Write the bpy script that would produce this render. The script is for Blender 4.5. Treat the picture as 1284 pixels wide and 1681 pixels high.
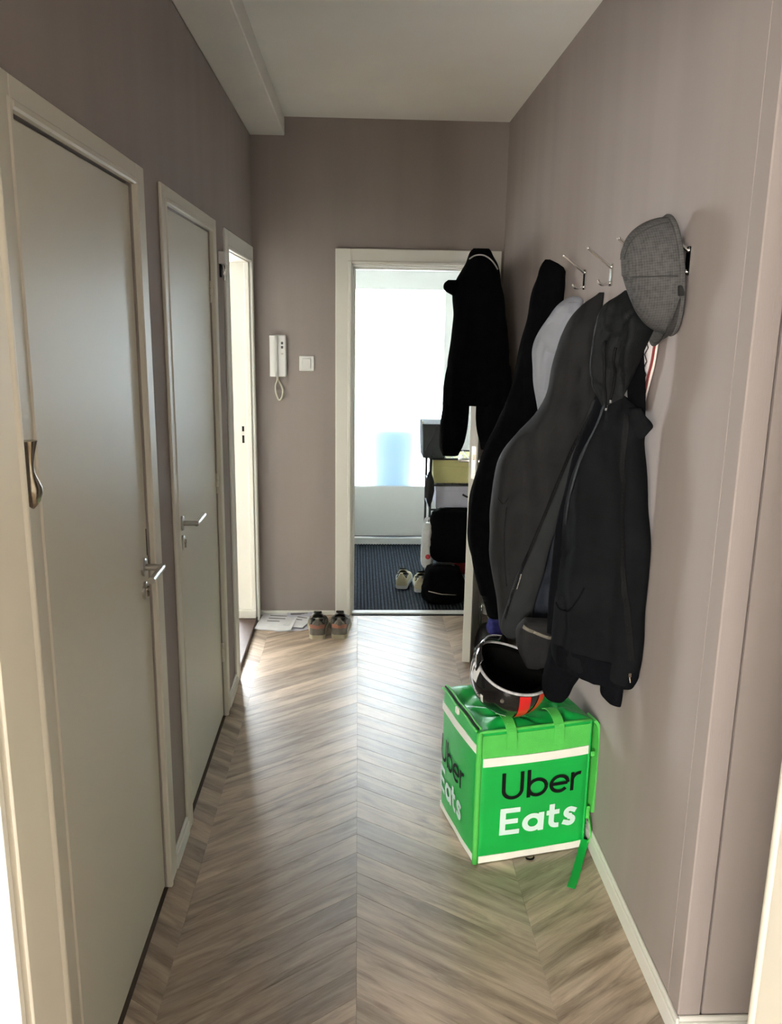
import bpy, math, random
from math import sin, cos, pi, radians, sqrt, atan2
from mathutils import Vector, Matrix, noise

for o in list(bpy.data.objects):
    bpy.data.objects.remove(o, do_unlink=True)
SC = bpy.context.scene
COL = SC.collection

# ---------------------------------------------------------------- camera
cam = bpy.data.cameras.new('camera')
cam.sensor_fit = 'AUTO'
cam.sensor_width = 36.0
cam.lens = 29.254
cam.clip_start = 0.02
camo = bpy.data.objects.new('camera', cam)
COL.objects.link(camo)
camo.matrix_world = Matrix(((0.99915, -0.00605, -0.04089, 0.0),
                            (-0.0385, 0.2242, -0.97378, 0.0),
                            (0.01506, 0.97452, 0.22377, 1.70),
                            (0, 0, 0, 1)))
SC.camera = camo

# ---------------------------------------------------------------- world, light, exposure
LIVING_WINDOW = 68.0      # radiance of the daylight in the room behind the camera
SIDE_WINDOW = 42.0       # radiance of the daylight in the room behind the open door
OUTSIDE = 1500.0          # watts of diffuse daylight outside the frosted front door
w = bpy.data.worlds.new('overcast_sky')
SC.world = w
w.use_nodes = True
bg = w.node_tree.nodes['Background']
bg.inputs[0].default_value = (0.86, 0.94, 1.0, 1)
bg.inputs[1].default_value = 1.5
SC.view_settings.view_transform = 'Standard'
SC.view_settings.look = 'None'
SC.view_settings.gamma = 1.0
SC.view_settings.use_curve_mapping = False
SC.view_settings.exposure = 0.12

al = bpy.data.lights.new('street_daylight', 'AREA')
al.shape = 'RECTANGLE'
al.size = 2.6
al.size_y = 2.6
al.energy = OUTSIDE
al.color = (0.84, 0.93, 1.0)
alo = bpy.data.objects.new('street_daylight', al)
COL.objects.link(alo)
alo.location = (0.3, 8.2, 1.9)
alo.rotation_euler = (radians(-90), 0, 0)

# ---------------------------------------------------------------- materials
MATS = {}
def mat(name, col, rough=0.6, metal=0.0, var=0.0, vscale=8.0, bump=0.0, bscale=60.0, stretch=(1, 1, 1),
        spec=0.5, sheen=0.0, coat=0.0):
    if name in MATS:
        return MATS[name]
    m = bpy.data.materials.new(name)
    m.use_nodes = True
    nt = m.node_tree
    b = nt.nodes['Principled BSDF']
    b.inputs['Base Color'].default_value = (*col, 1)
    b.inputs['Roughness'].default_value = rough
    b.inputs['Metallic'].default_value = metal
    b.inputs['Specular IOR Level'].default_value = spec
    b.inputs['Sheen Weight'].default_value = sheen
    b.inputs['Coat Weight'].default_value = coat
    tc = nt.nodes.new('ShaderNodeTexCoord')
    mp = nt.nodes.new('ShaderNodeMapping')
    mp.inputs['Scale'].default_value = stretch
    nt.links.new(tc.outputs['Object'], mp.inputs['Vector'])
    if var > 0:
        n = nt.nodes.new('ShaderNodeTexNoise')
        n.inputs['Scale'].default_value = vscale
        n.inputs['Detail'].default_value = 4
        nt.links.new(mp.outputs['Vector'], n.inputs['Vector'])
        r = nt.nodes.new('ShaderNodeMapRange')
        r.inputs['From Min'].default_value = 0.3
        r.inputs['From Max'].default_value = 0.7
        r.inputs['To Min'].default_value = 1 - var
        r.inputs['To Max'].default_value = 1 + var
        nt.links.new(n.outputs['Fac'], r.inputs['Value'])
        mx = nt.nodes.new('ShaderNodeVectorMath')
        mx.operation = 'SCALE'
        mx.inputs[0].default_value = col
        nt.links.new(r.outputs['Result'], mx.inputs['Scale'])
        nt.links.new(mx.outputs['Vector'], b.inputs['Base Color'])
    if bump > 0:
        n = nt.nodes.new('ShaderNodeTexNoise')
        n.inputs['Scale'].default_value = bscale
        n.inputs['Detail'].default_value = 3
        nt.links.new(mp.outputs['Vector'], n.inputs['Vector'])
        bm = nt.nodes.new('ShaderNodeBump')
        bm.inputs['Strength'].default_value = bump
        bm.inputs['Distance'].default_value = 0.004
        nt.links.new(n.outputs['Fac'], bm.inputs['Height'])
        nt.links.new(bm.outputs['Normal'], b.inputs['Normal'])
    MATS[name] = m
    return m

def emis(name, col, strength):
    m = bpy.data.materials.new(name)
    m.use_nodes = True
    nt = m.node_tree
    nt.nodes.remove(nt.nodes['Principled BSDF'])
    e = nt.nodes.new('ShaderNodeEmission')
    e.inputs[0].default_value = (*col, 1)
    e.inputs[1].default_value = strength
    nt.links.new(e.outputs[0], nt.nodes['Material Output'].inputs[0])
    return m

def frosted():
    m = bpy.data.materials.new('frosted_glass')
    m.use_nodes = True
    nt = m.node_tree
    nt.nodes.remove(nt.nodes['Principled BSDF'])
    t = nt.nodes.new('ShaderNodeBsdfTranslucent')
    t.inputs[0].default_value = (0.95, 0.97, 0.97, 1)
    g = nt.nodes.new('ShaderNodeBsdfGlossy')
    g.inputs['Roughness'].default_value = 0.35
    mx = nt.nodes.new('ShaderNodeMixShader')
    mx.inputs[0].default_value = 0.05
    nt.links.new(t.outputs[0], mx.inputs[1])
    nt.links.new(g.outputs[0], mx.inputs[2])
    nt.links.new(mx.outputs[0], nt.nodes['Material Output'].inputs[0])
    return m

def wood():
    m = bpy.data.materials.new('grey_oak_vinyl')
    m.use_nodes = True
    nt = m.node_tree
    L = nt.links.new
    b = nt.nodes['Principled BSDF']
    uv = nt.nodes.new('ShaderNodeUVMap')
    oi = nt.nodes.new('ShaderNodeObjectInfo')
    mul = nt.nodes.new('ShaderNodeMath'); mul.operation = 'MULTIPLY'; mul.inputs[1].default_value = 37.0
    L(oi.outputs['Random'], mul.inputs[0])
    def nz(scale, sx, sy, detail, rough=0.55, dist=0.0):
        mp = nt.nodes.new('ShaderNodeMapping')
        mp.inputs['Scale'].default_value = (sx, sy, 1)
        L(uv.outputs['UV'], mp.inputs['Vector'])
        n = nt.nodes.new('ShaderNodeTexNoise')
        n.noise_dimensions = '4D'
        n.inputs['Scale'].default_value = scale
        n.inputs['Detail'].default_value = detail
        n.inputs['Roughness'].default_value = rough
        n.inputs['Distortion'].default_value = dist
        L(mp.outputs['Vector'], n.inputs['Vector'])
        L(mul.outputs[0], n.inputs['W'])
        return n
    a = nz(1.0, 3.2, 24.0, 5, 0.6, 0.8)       # long streaks
    c = nz(1.0, 14.0, 240.0, 3)               # fine grain
    r = nt.nodes.new('ShaderNodeValToRGB')
    e = r.color_ramp.elements
    e[0].position = 0.33; e[0].color = (0.190, 0.138, 0.102, 1)
    e[1].position = 0.70; e[1].color = (0.580, 0.465, 0.365, 1)
    k = r.color_ramp.elements.new(0.5); k.color = (0.395, 0.305, 0.232, 1)
    mixf = nt.nodes.new('ShaderNodeMath'); mixf.operation = 'MULTIPLY_ADD'
    mixf.inputs[1].default_value = 0.22
    L(c.outputs['Fac'], mixf.inputs[0])
    sc = nt.nodes.new('ShaderNodeMath'); sc.operation = 'MULTIPLY_ADD'
    sc.inputs[1].default_value = 0.95; sc.inputs[2].default_value = -0.085
    L(a.outputs['Fac'], sc.inputs[0])
    L(sc.outputs[0], mixf.inputs[2])
    L(mixf.outputs[0], r.inputs['Fac'])
    tone = nt.nodes.new('ShaderNodeMapRange')
    tone.inputs['To Min'].default_value = 0.76
    tone.inputs['To Max'].default_value = 1.18
    L(oi.outputs['Random'], tone.inputs['Value'])
    vm = nt.nodes.new('ShaderNodeVectorMath'); vm.operation = 'SCALE'
    L(r.outputs['Color'], vm.inputs[0]); L(tone.outputs['Result'], vm.inputs['Scale'])
    L(vm.outputs['Vector'], b.inputs['Base Color'])
    b.inputs['Roughness'].default_value = 0.40
    b.inputs['Specular IOR Level'].default_value = 1.0
    bm = nt.nodes.new('ShaderNodeBump')
    bm.inputs['Strength'].default_value = 0.12
    bm.inputs['Distance'].default_value = 0.002
    L(c.outputs['Fac'], bm.inputs['Height'])
    L(bm.outputs['Normal'], b.inputs['Normal'])
    return m

def tweed():
    m = bpy.data.materials.new('grey_check_wool')
    m.use_nodes = True
    nt = m.node_tree
    L = nt.links.new
    b = nt.nodes['Principled BSDF']
    tc = nt.nodes.new('ShaderNodeTexCoord')
    def wave(axis, s):
        wv = nt.nodes.new('ShaderNodeTexWave')
        wv.bands_direction = axis
        wv.inputs['Scale'].default_value = s
        wv.inputs['Distortion'].default_value = 1.2
        wv.inputs['Detail'].default_value = 2
        L(tc.outputs['Object'], wv.inputs['Vector'])
        return wv
    a, c = wave('Z', 52), wave('X', 60)
    ad = nt.nodes.new('ShaderNodeMath'); ad.operation = 'ADD'
    L(a.outputs['Fac'], ad.inputs[0]); L(c.outputs['Fac'], ad.inputs[1])
    n = nt.nodes.new('ShaderNodeTexNoise'); n.inputs['Scale'].default_value = 90
    L(tc.outputs['Object'], n.inputs['Vector'])
    ad2 = nt.nodes.new('ShaderNodeMath'); ad2.operation = 'MULTIPLY_ADD'; ad2.inputs[1].default_value = 0.22
    L(ad.outputs[0], ad2.inputs[0]); L(n.outputs['Fac'], ad2.inputs[2])
    r = nt.nodes.new('ShaderNodeValToRGB')
    r.color_ramp.elements[0].position = 0.35; r.color_ramp.elements[0].color = (0.046, 0.0455, 0.046, 1)
    r.color_ramp.elements[1].position = 1.25; r.color_ramp.elements[1].color = (0.092, 0.090, 0.089, 1)
    r.color_ramp.elements[1].position = 1.0
    L(ad2.outputs[0], r.inputs['Fac'])
    L(r.outputs['Color'], b.inputs['Base Color'])
    b.inputs['Roughness'].default_value = 0.95
    b.inputs['Specular IOR Level'].default_value = 0.15
    return m

M = dict(
    wall=mat('mauve_wallpaper', (0.325, 0.282, 0.268), 0.85, var=0.05, vscale=1.0, stretch=(6, 6, 0.35), bump=0.10, bscale=120, spec=0.25),
    ceil=mat('white_ceiling', (0.87, 0.865, 0.83), 0.9, var=0.02, vscale=3, bump=0.15, bscale=90, spec=0.2),
    soffit=mat('white_soffit', (0.80, 0.78, 0.74), 0.8, var=0.02, vscale=3, spec=0.2),
    white=mat('cream_paint', (0.66, 0.63, 0.55), 0.42, var=0.025, vscale=1.5, stretch=(1, 1, 0.4), bump=0.04, bscale=30),
    bright=mat('white_gloss_paint', (0.80, 0.79, 0.74), 0.35, var=0.02, vscale=2, bump=0.04, bscale=30),
    room=mat('pale_plaster', (0.72, 0.70, 0.64), 0.9, var=0.03, vscale=2, spec=0.2),
    wood=wood(),
    subfloor=mat('dark_subfloor', (0.075, 0.055, 0.042), 0.8, var=0.1, vscale=20),
    roomfloor=mat('warm_room_floor', (0.34, 0.26, 0.19), 0.5, var=0.1, vscale=6, stretch=(8, 1, 1)),
    brown=mat('dark_brown_threshold', (0.055, 0.028, 0.020), 0.5, var=0.2, vscale=14, stretch=(6, 1, 1)),
    steel=mat('brushed_steel', (0.60, 0.59, 0.57), 0.28, metal=1.0, var=0.04, vscale=30, stretch=(1, 8, 1)),
    chrome=mat('chrome', (0.78, 0.78, 0.77), 0.12, metal=1.0, var=0.02, vscale=30),
    oldsilver=mat('tarnished_silver', (0.42, 0.38, 0.31), 0.25, metal=1.0, var=0.25, vscale=40),
    dark=mat('black_gap', (0.006, 0.006, 0.006), 0.9, var=0.1),
    plastic=mat('white_plastic', (0.78, 0.78, 0.77), 0.35, var=0.01),
    cord=mat('cream_cord', (0.62, 0.60, 0.50), 0.5, var=0.03),
    button=mat('grey_button', (0.09, 0.09, 0.09), 0.5, var=0.05),
    carpet=mat('blue_grey_ribbed_carpet', (0.036, 0.043, 0.052), 0.95, var=0.35, vscale=60, bump=0.5, bscale=400, spec=0.1),
    carpetdark=mat('dark_carpet_groove', (0.010, 0.013, 0.017), 0.95, var=0.3, vscale=60, spec=0.1),
    alu=mat('pale_threshold', (0.72, 0.72, 0.70), 0.35, var=0.03),
    glass=frosted(),
    bluebin=mat('light_blue_plastic', (0.30, 0.55, 0.85), 0.5, var=0.03),
    black=mat('black_wool', (0.0028, 0.0028, 0.0034), 0.95, var=0.25, vscale=30, bump=0.25, bscale=300, spec=0.03),
    grey=mat('charcoal_softshell', (0.0165, 0.0162, 0.0167), 0.75, var=0.12, vscale=14, bump=0.2, bscale=260, spec=0.10),
    greydark=mat('charcoal_placket', (0.0085, 0.0094, 0.0102), 0.7, var=0.12, vscale=14, bump=0.2, bscale=260, spec=0.10),
    placket=mat('slate_placket', (0.0190, 0.0205, 0.0215), 0.7, var=0.12, vscale=14, bump=0.2, bscale=260, spec=0.10),
    lining=mat('blue_grey_lining', (0.011, 0.014, 0.021), 0.6, var=0.3, vscale=12, bump=0.15, bscale=120, spec=0.12),
    pale=mat('light_grey_cotton', (0.24, 0.25, 0.28), 0.9, var=0.08, vscale=10, bump=0.2, bscale=260, spec=0.2),
    navy=mat('blue_black_jersey', (0.0066, 0.0073, 0.0083), 0.9, var=0.22, vscale=10, bump=0.25, bscale=320, spec=0.05),
    navyrib=mat('blue_black_rib_knit', (0.0036, 0.0040, 0.0053), 0.95, var=0.2, vscale=10, bump=0.5, bscale=300, stretch=(1, 1, 0.05), spec=0.05),
    tape=mat('zip_tape', (0.0030, 0.0030, 0.0036), 0.7, var=0.2, vscale=40, spec=0.15),
    trim=mat('pale_piping', (0.42, 0.42, 0.42), 0.7, var=0.05),
    khaki=mat('khaki_lining', (0.13, 0.12, 0.095), 0.9, var=0.1, vscale=30),
    tweed=tweed(),
    green=mat('bright_green_nylon', (0.003, 0.38, 0.056), 0.45, var=0.07, vscale=7, bump=0.25, bscale=14, spec=0.5),
    greenlid=mat('green_lid_nylon', (0.003, 0.34, 0.052), 0.38, var=0.08, vscale=7, bump=0.3, bscale=22, spec=0.55),
    lime=mat('lime_webbing', (0.075, 0.50, 0.075), 0.65, var=0.06, vscale=30, bump=0.3, bscale=400),
    reflect=mat('white_reflective_tape', (0.84, 0.84, 0.76), 0.5, var=0.03, vscale=20),
    printblack=mat('black_print', (0.004, 0.005, 0.004), 0.7, var=0.1, spec=0.15),
    printwhite=mat('pale_mint_print', (0.64, 0.82, 0.76), 0.55, var=0.03),
    hshell=mat('black_helmet_gloss', (0.004, 0.004, 0.005), 0.10, var=0.1, coat=0.6),
    hliner=mat('black_helmet_liner', (0.003, 0.003, 0.003), 0.95, var=0.2, vscale=40, spec=0.05),
    hrim=mat('silver_grey_rim', (0.42, 0.42, 0.43), 0.4, var=0.3, vscale=60),
    hred=mat('red_stripe', (0.60, 0.008, 0.008), 0.22, var=0.05, vscale=20, coat=0.4),
    hwhite=mat('white_decal', (0.62, 0.62, 0.60), 0.3, var=0.1),
    paper=mat('white_paper', (0.70, 0.71, 0.74), 0.7, var=0.08, vscale=14),
    print=mat('grey_print', (0.18, 0.18, 0.19), 0.7, var=0.3, vscale=40),
    shoegrey=mat('grey_mesh', (0.16, 0.15, 0.13), 0.85, var=0.2, vscale=50, bump=0.5, bscale=300),
    shoeorange=mat('coral_heel', (0.33, 0.15, 0.105), 0.7, var=0.15, vscale=30),
    shoesole=mat('cream_sole', (0.44, 0.40, 0.29), 0.6, var=0.08, vscale=30),
    shoedark=mat('dark_shoe_lining', (0.03, 0.028, 0.025), 0.9, var=0.2, vscale=40),
    shoecream=mat('cream_suede', (0.62, 0.56, 0.38), 0.8, var=0.08, vscale=30),
    shoewhite=mat('white_sole', (0.74, 0.74, 0.72), 0.5, var=0.03),
    yellow=mat('pale_yellow_card', (0.50, 0.47, 0.20), 0.7, var=0.06, vscale=14),
    lav=mat('lavender_white_card', (0.55, 0.55, 0.64), 0.7, var=0.05, vscale=14),
    clothblack=mat('black_canvas', (0.006, 0.006, 0.007), 0.85, var=0.3, vscale=20, bump=0.3, bscale=200),
    clothgrey=mat('dark_grey_canvas', (0.028, 0.030, 0.030), 0.85, var=0.2, vscale=20, bump=0.3, bscale=200),
    blue=mat('royal_blue_cloth', (0.012, 0.014, 0.14), 0.85, var=0.15, vscale=20),
    red=mat('dark_red_cloth', (0.20, 0.016, 0.016), 0.8, var=0.15, vscale=20),
    redtag=mat('red_tag', (0.60, 0.05, 0.06), 0.6, var=0.05),
    bagwhite=mat('white_plastic_film', (0.66, 0.66, 0.67), 0.35, var=0.1, vscale=30, bump=0.4, bscale=30),
    rackmetal=mat('black_metal_rack', (0.015, 0.015, 0.016), 0.45, var=0.1),
    pouch=mat('white_printed_cotton', (0.78, 0.70, 0.66), 0.85, var=0.05, vscale=20),
)

# ---------------------------------------------------------------- mesh helpers
class MB:
    def __init__(s):
        s.v, s.f = [], []
    def add(s, v, f):
        k = len(s.v)
        s.v += [tuple(p) for p in v]
        s.f += [tuple(i + k for i in q) for q in f]
        return s
    def box(s, x0, x1, y0, y1, z0, z1, bev=0.0):
        if bev <= 0:
            v = [(x, y, z) for z in (z0, z1) for y in (y0, y1) for x in (x0, x1)]
            return s.add(v, [(0, 2, 3, 1), (4, 5, 7, 6), (0, 1, 5, 4), (2, 6, 7, 3), (0, 4, 6, 2), (1, 3, 7, 5)])
        b = min(bev, (x1 - x0) / 2.01, (y1 - y0) / 2.01, (z1 - z0) / 2.01)
        v = []
        for sx, X in ((1, x0), (-1, x1)):
            for sy, Y in ((1, y0), (-1, y1)):
                for sz, Z in ((1, z0), (-1, z1)):
                    v += [(X, Y + sy * b, Z + sz * b), (X + sx * b, Y, Z + sz * b), (X + sx * b, Y + sy * b, Z)]
        def i(a, c, d, k):
            return (a * 4 + c * 2 + d) * 3 + k
        f = []
        for a in (0, 1):
            q = [i(a, 0, 0, 0), i(a, 1, 0, 0), i(a, 1, 1, 0), i(a, 0, 1, 0)]
            f.append(q if a else q[::-1])
            q = [i(0, a, 0, 1), i(1, a, 0, 1), i(1, a, 1, 1), i(0, a, 1, 1)]
            f.append(q[::-1] if a else q)
            q = [i(0, 0, a, 2), i(1, 0, a, 2), i(1, 1, a, 2), i(0, 1, a, 2)]
            f.append(q if a else q[::-1])
        for a in (0, 1):
            for c in (0, 1):
                f.append([i(a, c, 0, 0), i(a, c, 0, 1), i(a, c, 1, 1), i(a, c, 1, 0)])
                f.append([i(a, 0, c, 0), i(a, 0, c, 2), i(a, 1, c, 2), i(a, 1, c, 0)])
                f.append([i(0, a, c, 1), i(0, a, c, 2), i(1, a, c, 2), i(1, a, c, 1)])
                for d in (0, 1):
                    f.append([i(a, c, d, 0), i(a, c, d, 1), i(a, c, d, 2)])
        s.fix = True
        return s.add(v, f)
    def tube(s, path, r, n=10, closed=False):
        P = [Vector(p) for p in path]
        m = len(P)
        rr = r if isinstance(r, (list, tuple)) else [r] * m
        up = None
        v = []
        for i in range(m):
            if closed:
                t = (P[(i + 1) % m] - P[i - 1])
            else:
                t = P[min(i + 1, m - 1)] - P[max(i - 1, 0)]
            t.normalize()
            if up is None:
                up = Vector((0, 0, 1)) if abs(t.z) < 0.9 else Vector((1, 0, 0))
            up = (up - t * up.dot(t)).normalized()
            sd = t.cross(up)
            for j in range(n):
                a = 2 * pi * j / n
                v.append(P[i] + (up * cos(a) + sd * sin(a)) * rr[i])
        f = []
        for i in range(m if closed else m - 1):
            for j in range(n):
                a, b = i * n + j, i * n + (j + 1) % n
                c, d = ((i + 1) % m) * n + (j + 1) % n, ((i + 1) % m) * n + j
                f.append((a, b, c, d))
        if not closed:
            f.append(tuple(range(n))[::-1])
            f.append(tuple((m - 1) * n + j for j in range(n)))
        return s.add(v, f)
    def lathe(s, prof, n=24, c=(0, 0, 0), axis='z'):
        v, f = [], []
        for (r, h) in prof:
            for j in range(n):
                a = 2 * pi * j / n
                p = (r * cos(a), r * sin(a), h)
                if axis == 'x':
                    p = (h, r * cos(a), r * sin(a))
                elif axis == 'y':
                    p = (r * sin(a), h, r * cos(a))
                v.append((p[0] + c[0], p[1] + c[1], p[2] + c[2]))
        for i in range(len(prof) - 1):
            for j in range(n):
                f.append((i * n + j, i * n + (j + 1) % n, (i + 1) * n + (j + 1) % n, (i + 1) * n + j))
        f.append(tuple(range(n))[::-1])
        f.append(tuple((len(prof) - 1) * n + j for j in range(n)))
        return s.add(v, f)
    def loft(s, rings, cap=True, closed=True):
        n = len(rings[0])
        v = [p for r in rings for p in r]
        f = []
        for i in range(len(rings) - 1):
            for j in range(n if closed else n - 1):
                f.append((i * n + j, i * n + (j + 1) % n, (i + 1) * n + (j + 1) % n, (i + 1) * n + j))
        if cap:
            f.append(tuple(range(n))[::-1])
            f.append(tuple((len(rings) - 1) * n + j for j in range(n)))
        return s.add(v, f)
    def prism(s, pts, z0, z1):
        n = len(pts)
        v = [(x, y, z0) for x, y in pts] + [(x, y, z1) for x, y in pts]
        f = [tuple(range(n))[::-1], tuple(range(n, 2 * n))]
        f += [(i, (i + 1) % n, n + (i + 1) % n, n + i) for i in range(n)]
        return s.add(v, f)
    def build(s, name, m, parent=None, smooth=False, angle=None, loc=None, rot=None, recalc=True):
        me = bpy.data.meshes.new(name)
        me.from_pydata(s.v, [], s.f)
        if recalc:
            import bmesh
            bm = bmesh.new(); bm.from_mesh(me)
            bmesh.ops.recalc_face_normals(bm, faces=bm.faces)
            bm.to_mesh(me); bm.free()
        me.materials.append(M[m] if isinstance(m, str) else m)
        if smooth:
            me.polygons.foreach_set('use_smooth', [True] * len(me.polygons))
            if angle:
                me.set_sharp_from_angle(angle=radians(angle))
        me.update()
        o = bpy.data.objects.new(name, me)
        COL.objects.link(o)
        if parent:
            o.parent = parent
        if loc:
            o.location = loc
        if rot:
            o.rotation_euler = rot
        return o

def tag(o, label=None, cat=None, group=None, kind=None):
    if label: o['label'] = label
    if cat: o['category'] = cat
    if group: o['group'] = group
    if kind: o['kind'] = kind
    return o

def thing(name, label, cat, loc=(0, 0, 0), rz=0.0, group=None, kind=None):
    o = bpy.data.objects.new(name, None)
    o.empty_display_size = 0.05
    COL.objects.link(o)
    o.location = loc
    o.rotation_euler = (0, 0, rz)
    return tag(o, label, cat, group, kind)

def struct(name, mb, m, label, cat, parent=None, smooth=False):
    return tag(mb.build(name, m, parent, smooth), label, cat, kind='structure')

def copy_tree(o, parent=None):
    c = o.copy()
    COL.objects.link(c)
    c.parent = parent
    for ch in o.children:
        copy_tree(ch, c)
    return c

def smoothpath(pts, k=6, closed=False):
    P = [Vector(p) for p in pts]
    n = len(P)
    out = []
    rng = range(n) if closed else range(n - 1)
    for i in rng:
        if closed:
            a, b, c, d = P[i - 1], P[i], P[(i + 1) % n], P[(i + 2) % n]
        else:
            a, b, c, d = P[max(i - 1, 0)], P[i], P[i + 1], P[min(i + 2, n - 1)]
        for q in range(k):
            t = q / k
            out.append(0.5 * ((2 * b) + (c - a) * t + (2 * a - 5 * b + 4 * c - d) * t * t + (3 * b - a - 3 * c + d) * t ** 3))
    if not closed:
        out.append(P[-1])
    return out

# ---------------------------------------------------------------- the setting
XL, XR, YB, ZC = -0.57, 0.7875, 4.68, 2.724
YN0, YN1 = 0.74, 0.85
YR = 1.67

# floor: subfloor with every chevron plank laid on it
fl = struct('floor', MB().box(XL - 0.14, XR + 1.0, YN0, YB + 0.10, -0.05, -0.004), 'subfloor', 'grey-brown oak chevron floor of the corridor', 'floor')
SP, ANG = 0.100, radians(35)
def plank_mesh(W, sgn):
    T = math.tan(ANG) * sgn
    g = 0.0003
    e = 0.0006
    v, uv = [], []
    for z, ins in ((-0.004, 0), (-0.0003, 0), (0.0, e)):
        for (x, k) in ((g + ins, 0), (W - g - ins, 0), (W - g - ins, 1), (g + ins, 1)):
            off = (g + ins) if k == 0 else (SP - g - ins)
            v.append((x, x * T + off, z))
    f = [(8, 9, 10, 11)]
    for a in (0, 4):
        for i in range(4):
            f.append((a + i, a + (i + 1) % 4, a + 4 + (i + 1) % 4, a + 4 + i))
    me = bpy.data.meshes.new('plank')
    me.from_pydata(v, [], f)
    ul = me.uv_layers.new(name='UVMap')
    c, s_ = cos(ANG), sin(ANG) * sgn
    for lp in me.loops:
        p = v[lp.vertex_index]
        ul.data[lp.index].uv = (p[0] * c + p[1] * s_, -p[0] * s_ + p[1] * c)
    me.materials.append(M['wood'])
    return me
cols = [(-0.49, 0.006, 1), (0.006, 0.51, -1), (0.51, XR, 1)]
bm_ = plank_mesh(-0.49 - XL, -1)
def lay(me, x0, base, lo, hi, YB=YB):
    import bmesh
    ytop = max(v.co.y for v in me.vertices)
    y = base
    while y < hi:
        if y >= lo:
            m_ = me
            if y + ytop > YB:          # the last planks are cut along the back wall
                m_ = me.copy()
                bm = bmesh.new(); bm.from_mesh(m_)
                bmesh.ops.bisect_plane(bm, geom=bm.verts[:] + bm.edges[:] + bm.faces[:], plane_co=(0, YB - y, 0), plane_no=(0, 1, 0), clear_outer=True)
                bm.to_mesh(m_); bm.free()
            if len(m_.polygons):
                p = bpy.data.objects.new('plank', m_)
                COL.objects.link(p)
                p.location = (x0, y, 0)
                p.parent = fl
        y += SP
for (x0, x1, sg) in cols:
    W = x1 - x0
    rise = math.tan(ANG) * W * sg
    # phase chosen so that neighbouring columns meet at the seams
    apex = 0.064 + math.tan(ANG) * 0.496
    base0 = {-0.49: apex - math.tan(ANG) * 0.496, 0.006: apex, 0.51: apex - math.tan(ANG) * 0.504}[x0]
    base0 = base0 % SP
    lo = YN1 - (rise if rise > 0 else 0) - 0.2
    hi = YB - (rise if rise > 0 else 0) - SP + (0 if rise > 0 else 0.0)
    lay(plank_mesh(W, sg), x0, base0, 0.9 - max(rise, 0), YB - min(rise, 0))
lay(bm_, XL, (0.064 + math.tan(ANG) * (-0.49 - XL)) % SP, 0.9, YB + 0.06)

# planks of the recess at the right, in front of the return wall
T_ = math.tan(ANG)
b3 = (0.064 + T_ * 0.496) - T_ * 0.504
for (x0, x1, sg, b0) in ((XR, 1.014, 1, b3 + T_ * (XR - 0.51)), (1.014, 1.518, -1, b3 + T_ * 0.504), (1.518, 1.80, 1, b3)):
    rise = T_ * (x1 - x0) * sg
    lay(plank_mesh(x1 - x0, sg), x0, b0 % SP, 0.9 - max(rise, 0), YR - min(rise, 0), YR)

# ceiling and boxed soffit
struct('ceiling', MB().box(XL - 0.14, 2.6, YN0, YB + 0.10, ZC, ZC + 0.08), 'ceil', 'white ceiling of the corridor', 'ceiling')
struct('trim_1', MB().box(XL, -0.388, YN1, YB, 2.632, ZC, 0.004), 'soffit', 'boxed white soffit running along the left edge of the ceiling', 'soffit')

# left wall with three door openings
D1, D2, D3 = (1.470, 2.25), (2.58, 3.385), (3.765, 4.565)
HD = 2.03
lw = MB()
ys = [YN0, D1[0], D1[1], D2[0], D2[1], D3[0], D3[1], YB + 0.10]
for i in range(0, 8, 2):
    lw.box(XL - 0.12, XL, ys[i], ys[i + 1], 0, ZC)
for d in (D1, D2, D3):
    lw.box(XL - 0.12, XL, d[0], d[1], HD, ZC)
struct('wall_left', lw, 'wall', 'mauve papered left wall with three door openings', 'wall')

# back wall with the vestibule opening
OX0, OX1 = -0.04, 0.712
bw = MB()
bw.box(XL, OX0, YB, YB + 0.10, 0, ZC).box(OX1, 1.1, YB, YB + 0.10, 0, ZC).box(OX0, OX1, YB, YB + 0.10, 2.0, ZC)
struct('wall_back', bw, 'wall', 'mauve back wall around the vestibule doorway', 'wall')

# right wall, its return and the recess beside the doorway
struct('wall_right', MB().box(XR, XR + 0.09, YR + 0.07, YB, 0, ZC), 'wall', 'mauve papered right wall carrying the coat hooks', 'wall')
struct('wall_return', MB().box(XR, 0.8435, YR, YR + 0.07, 0, ZC, 0.003).box(0.8475, 1.9, YR + 0.002, YR + 0.07, 0, ZC).box(0.8425, 0.8485, YR + 0.012, YR + 0.07, 0, ZC),
       'wall', 'mauve return wall with a vertical joint at the right edge', 'wall')
struct('wall_recess', MB().box(1.8, 1.9, YN0, YR, 0, ZC), 'wall', 'mauve side wall of the recess at the right', 'wall')

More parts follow.
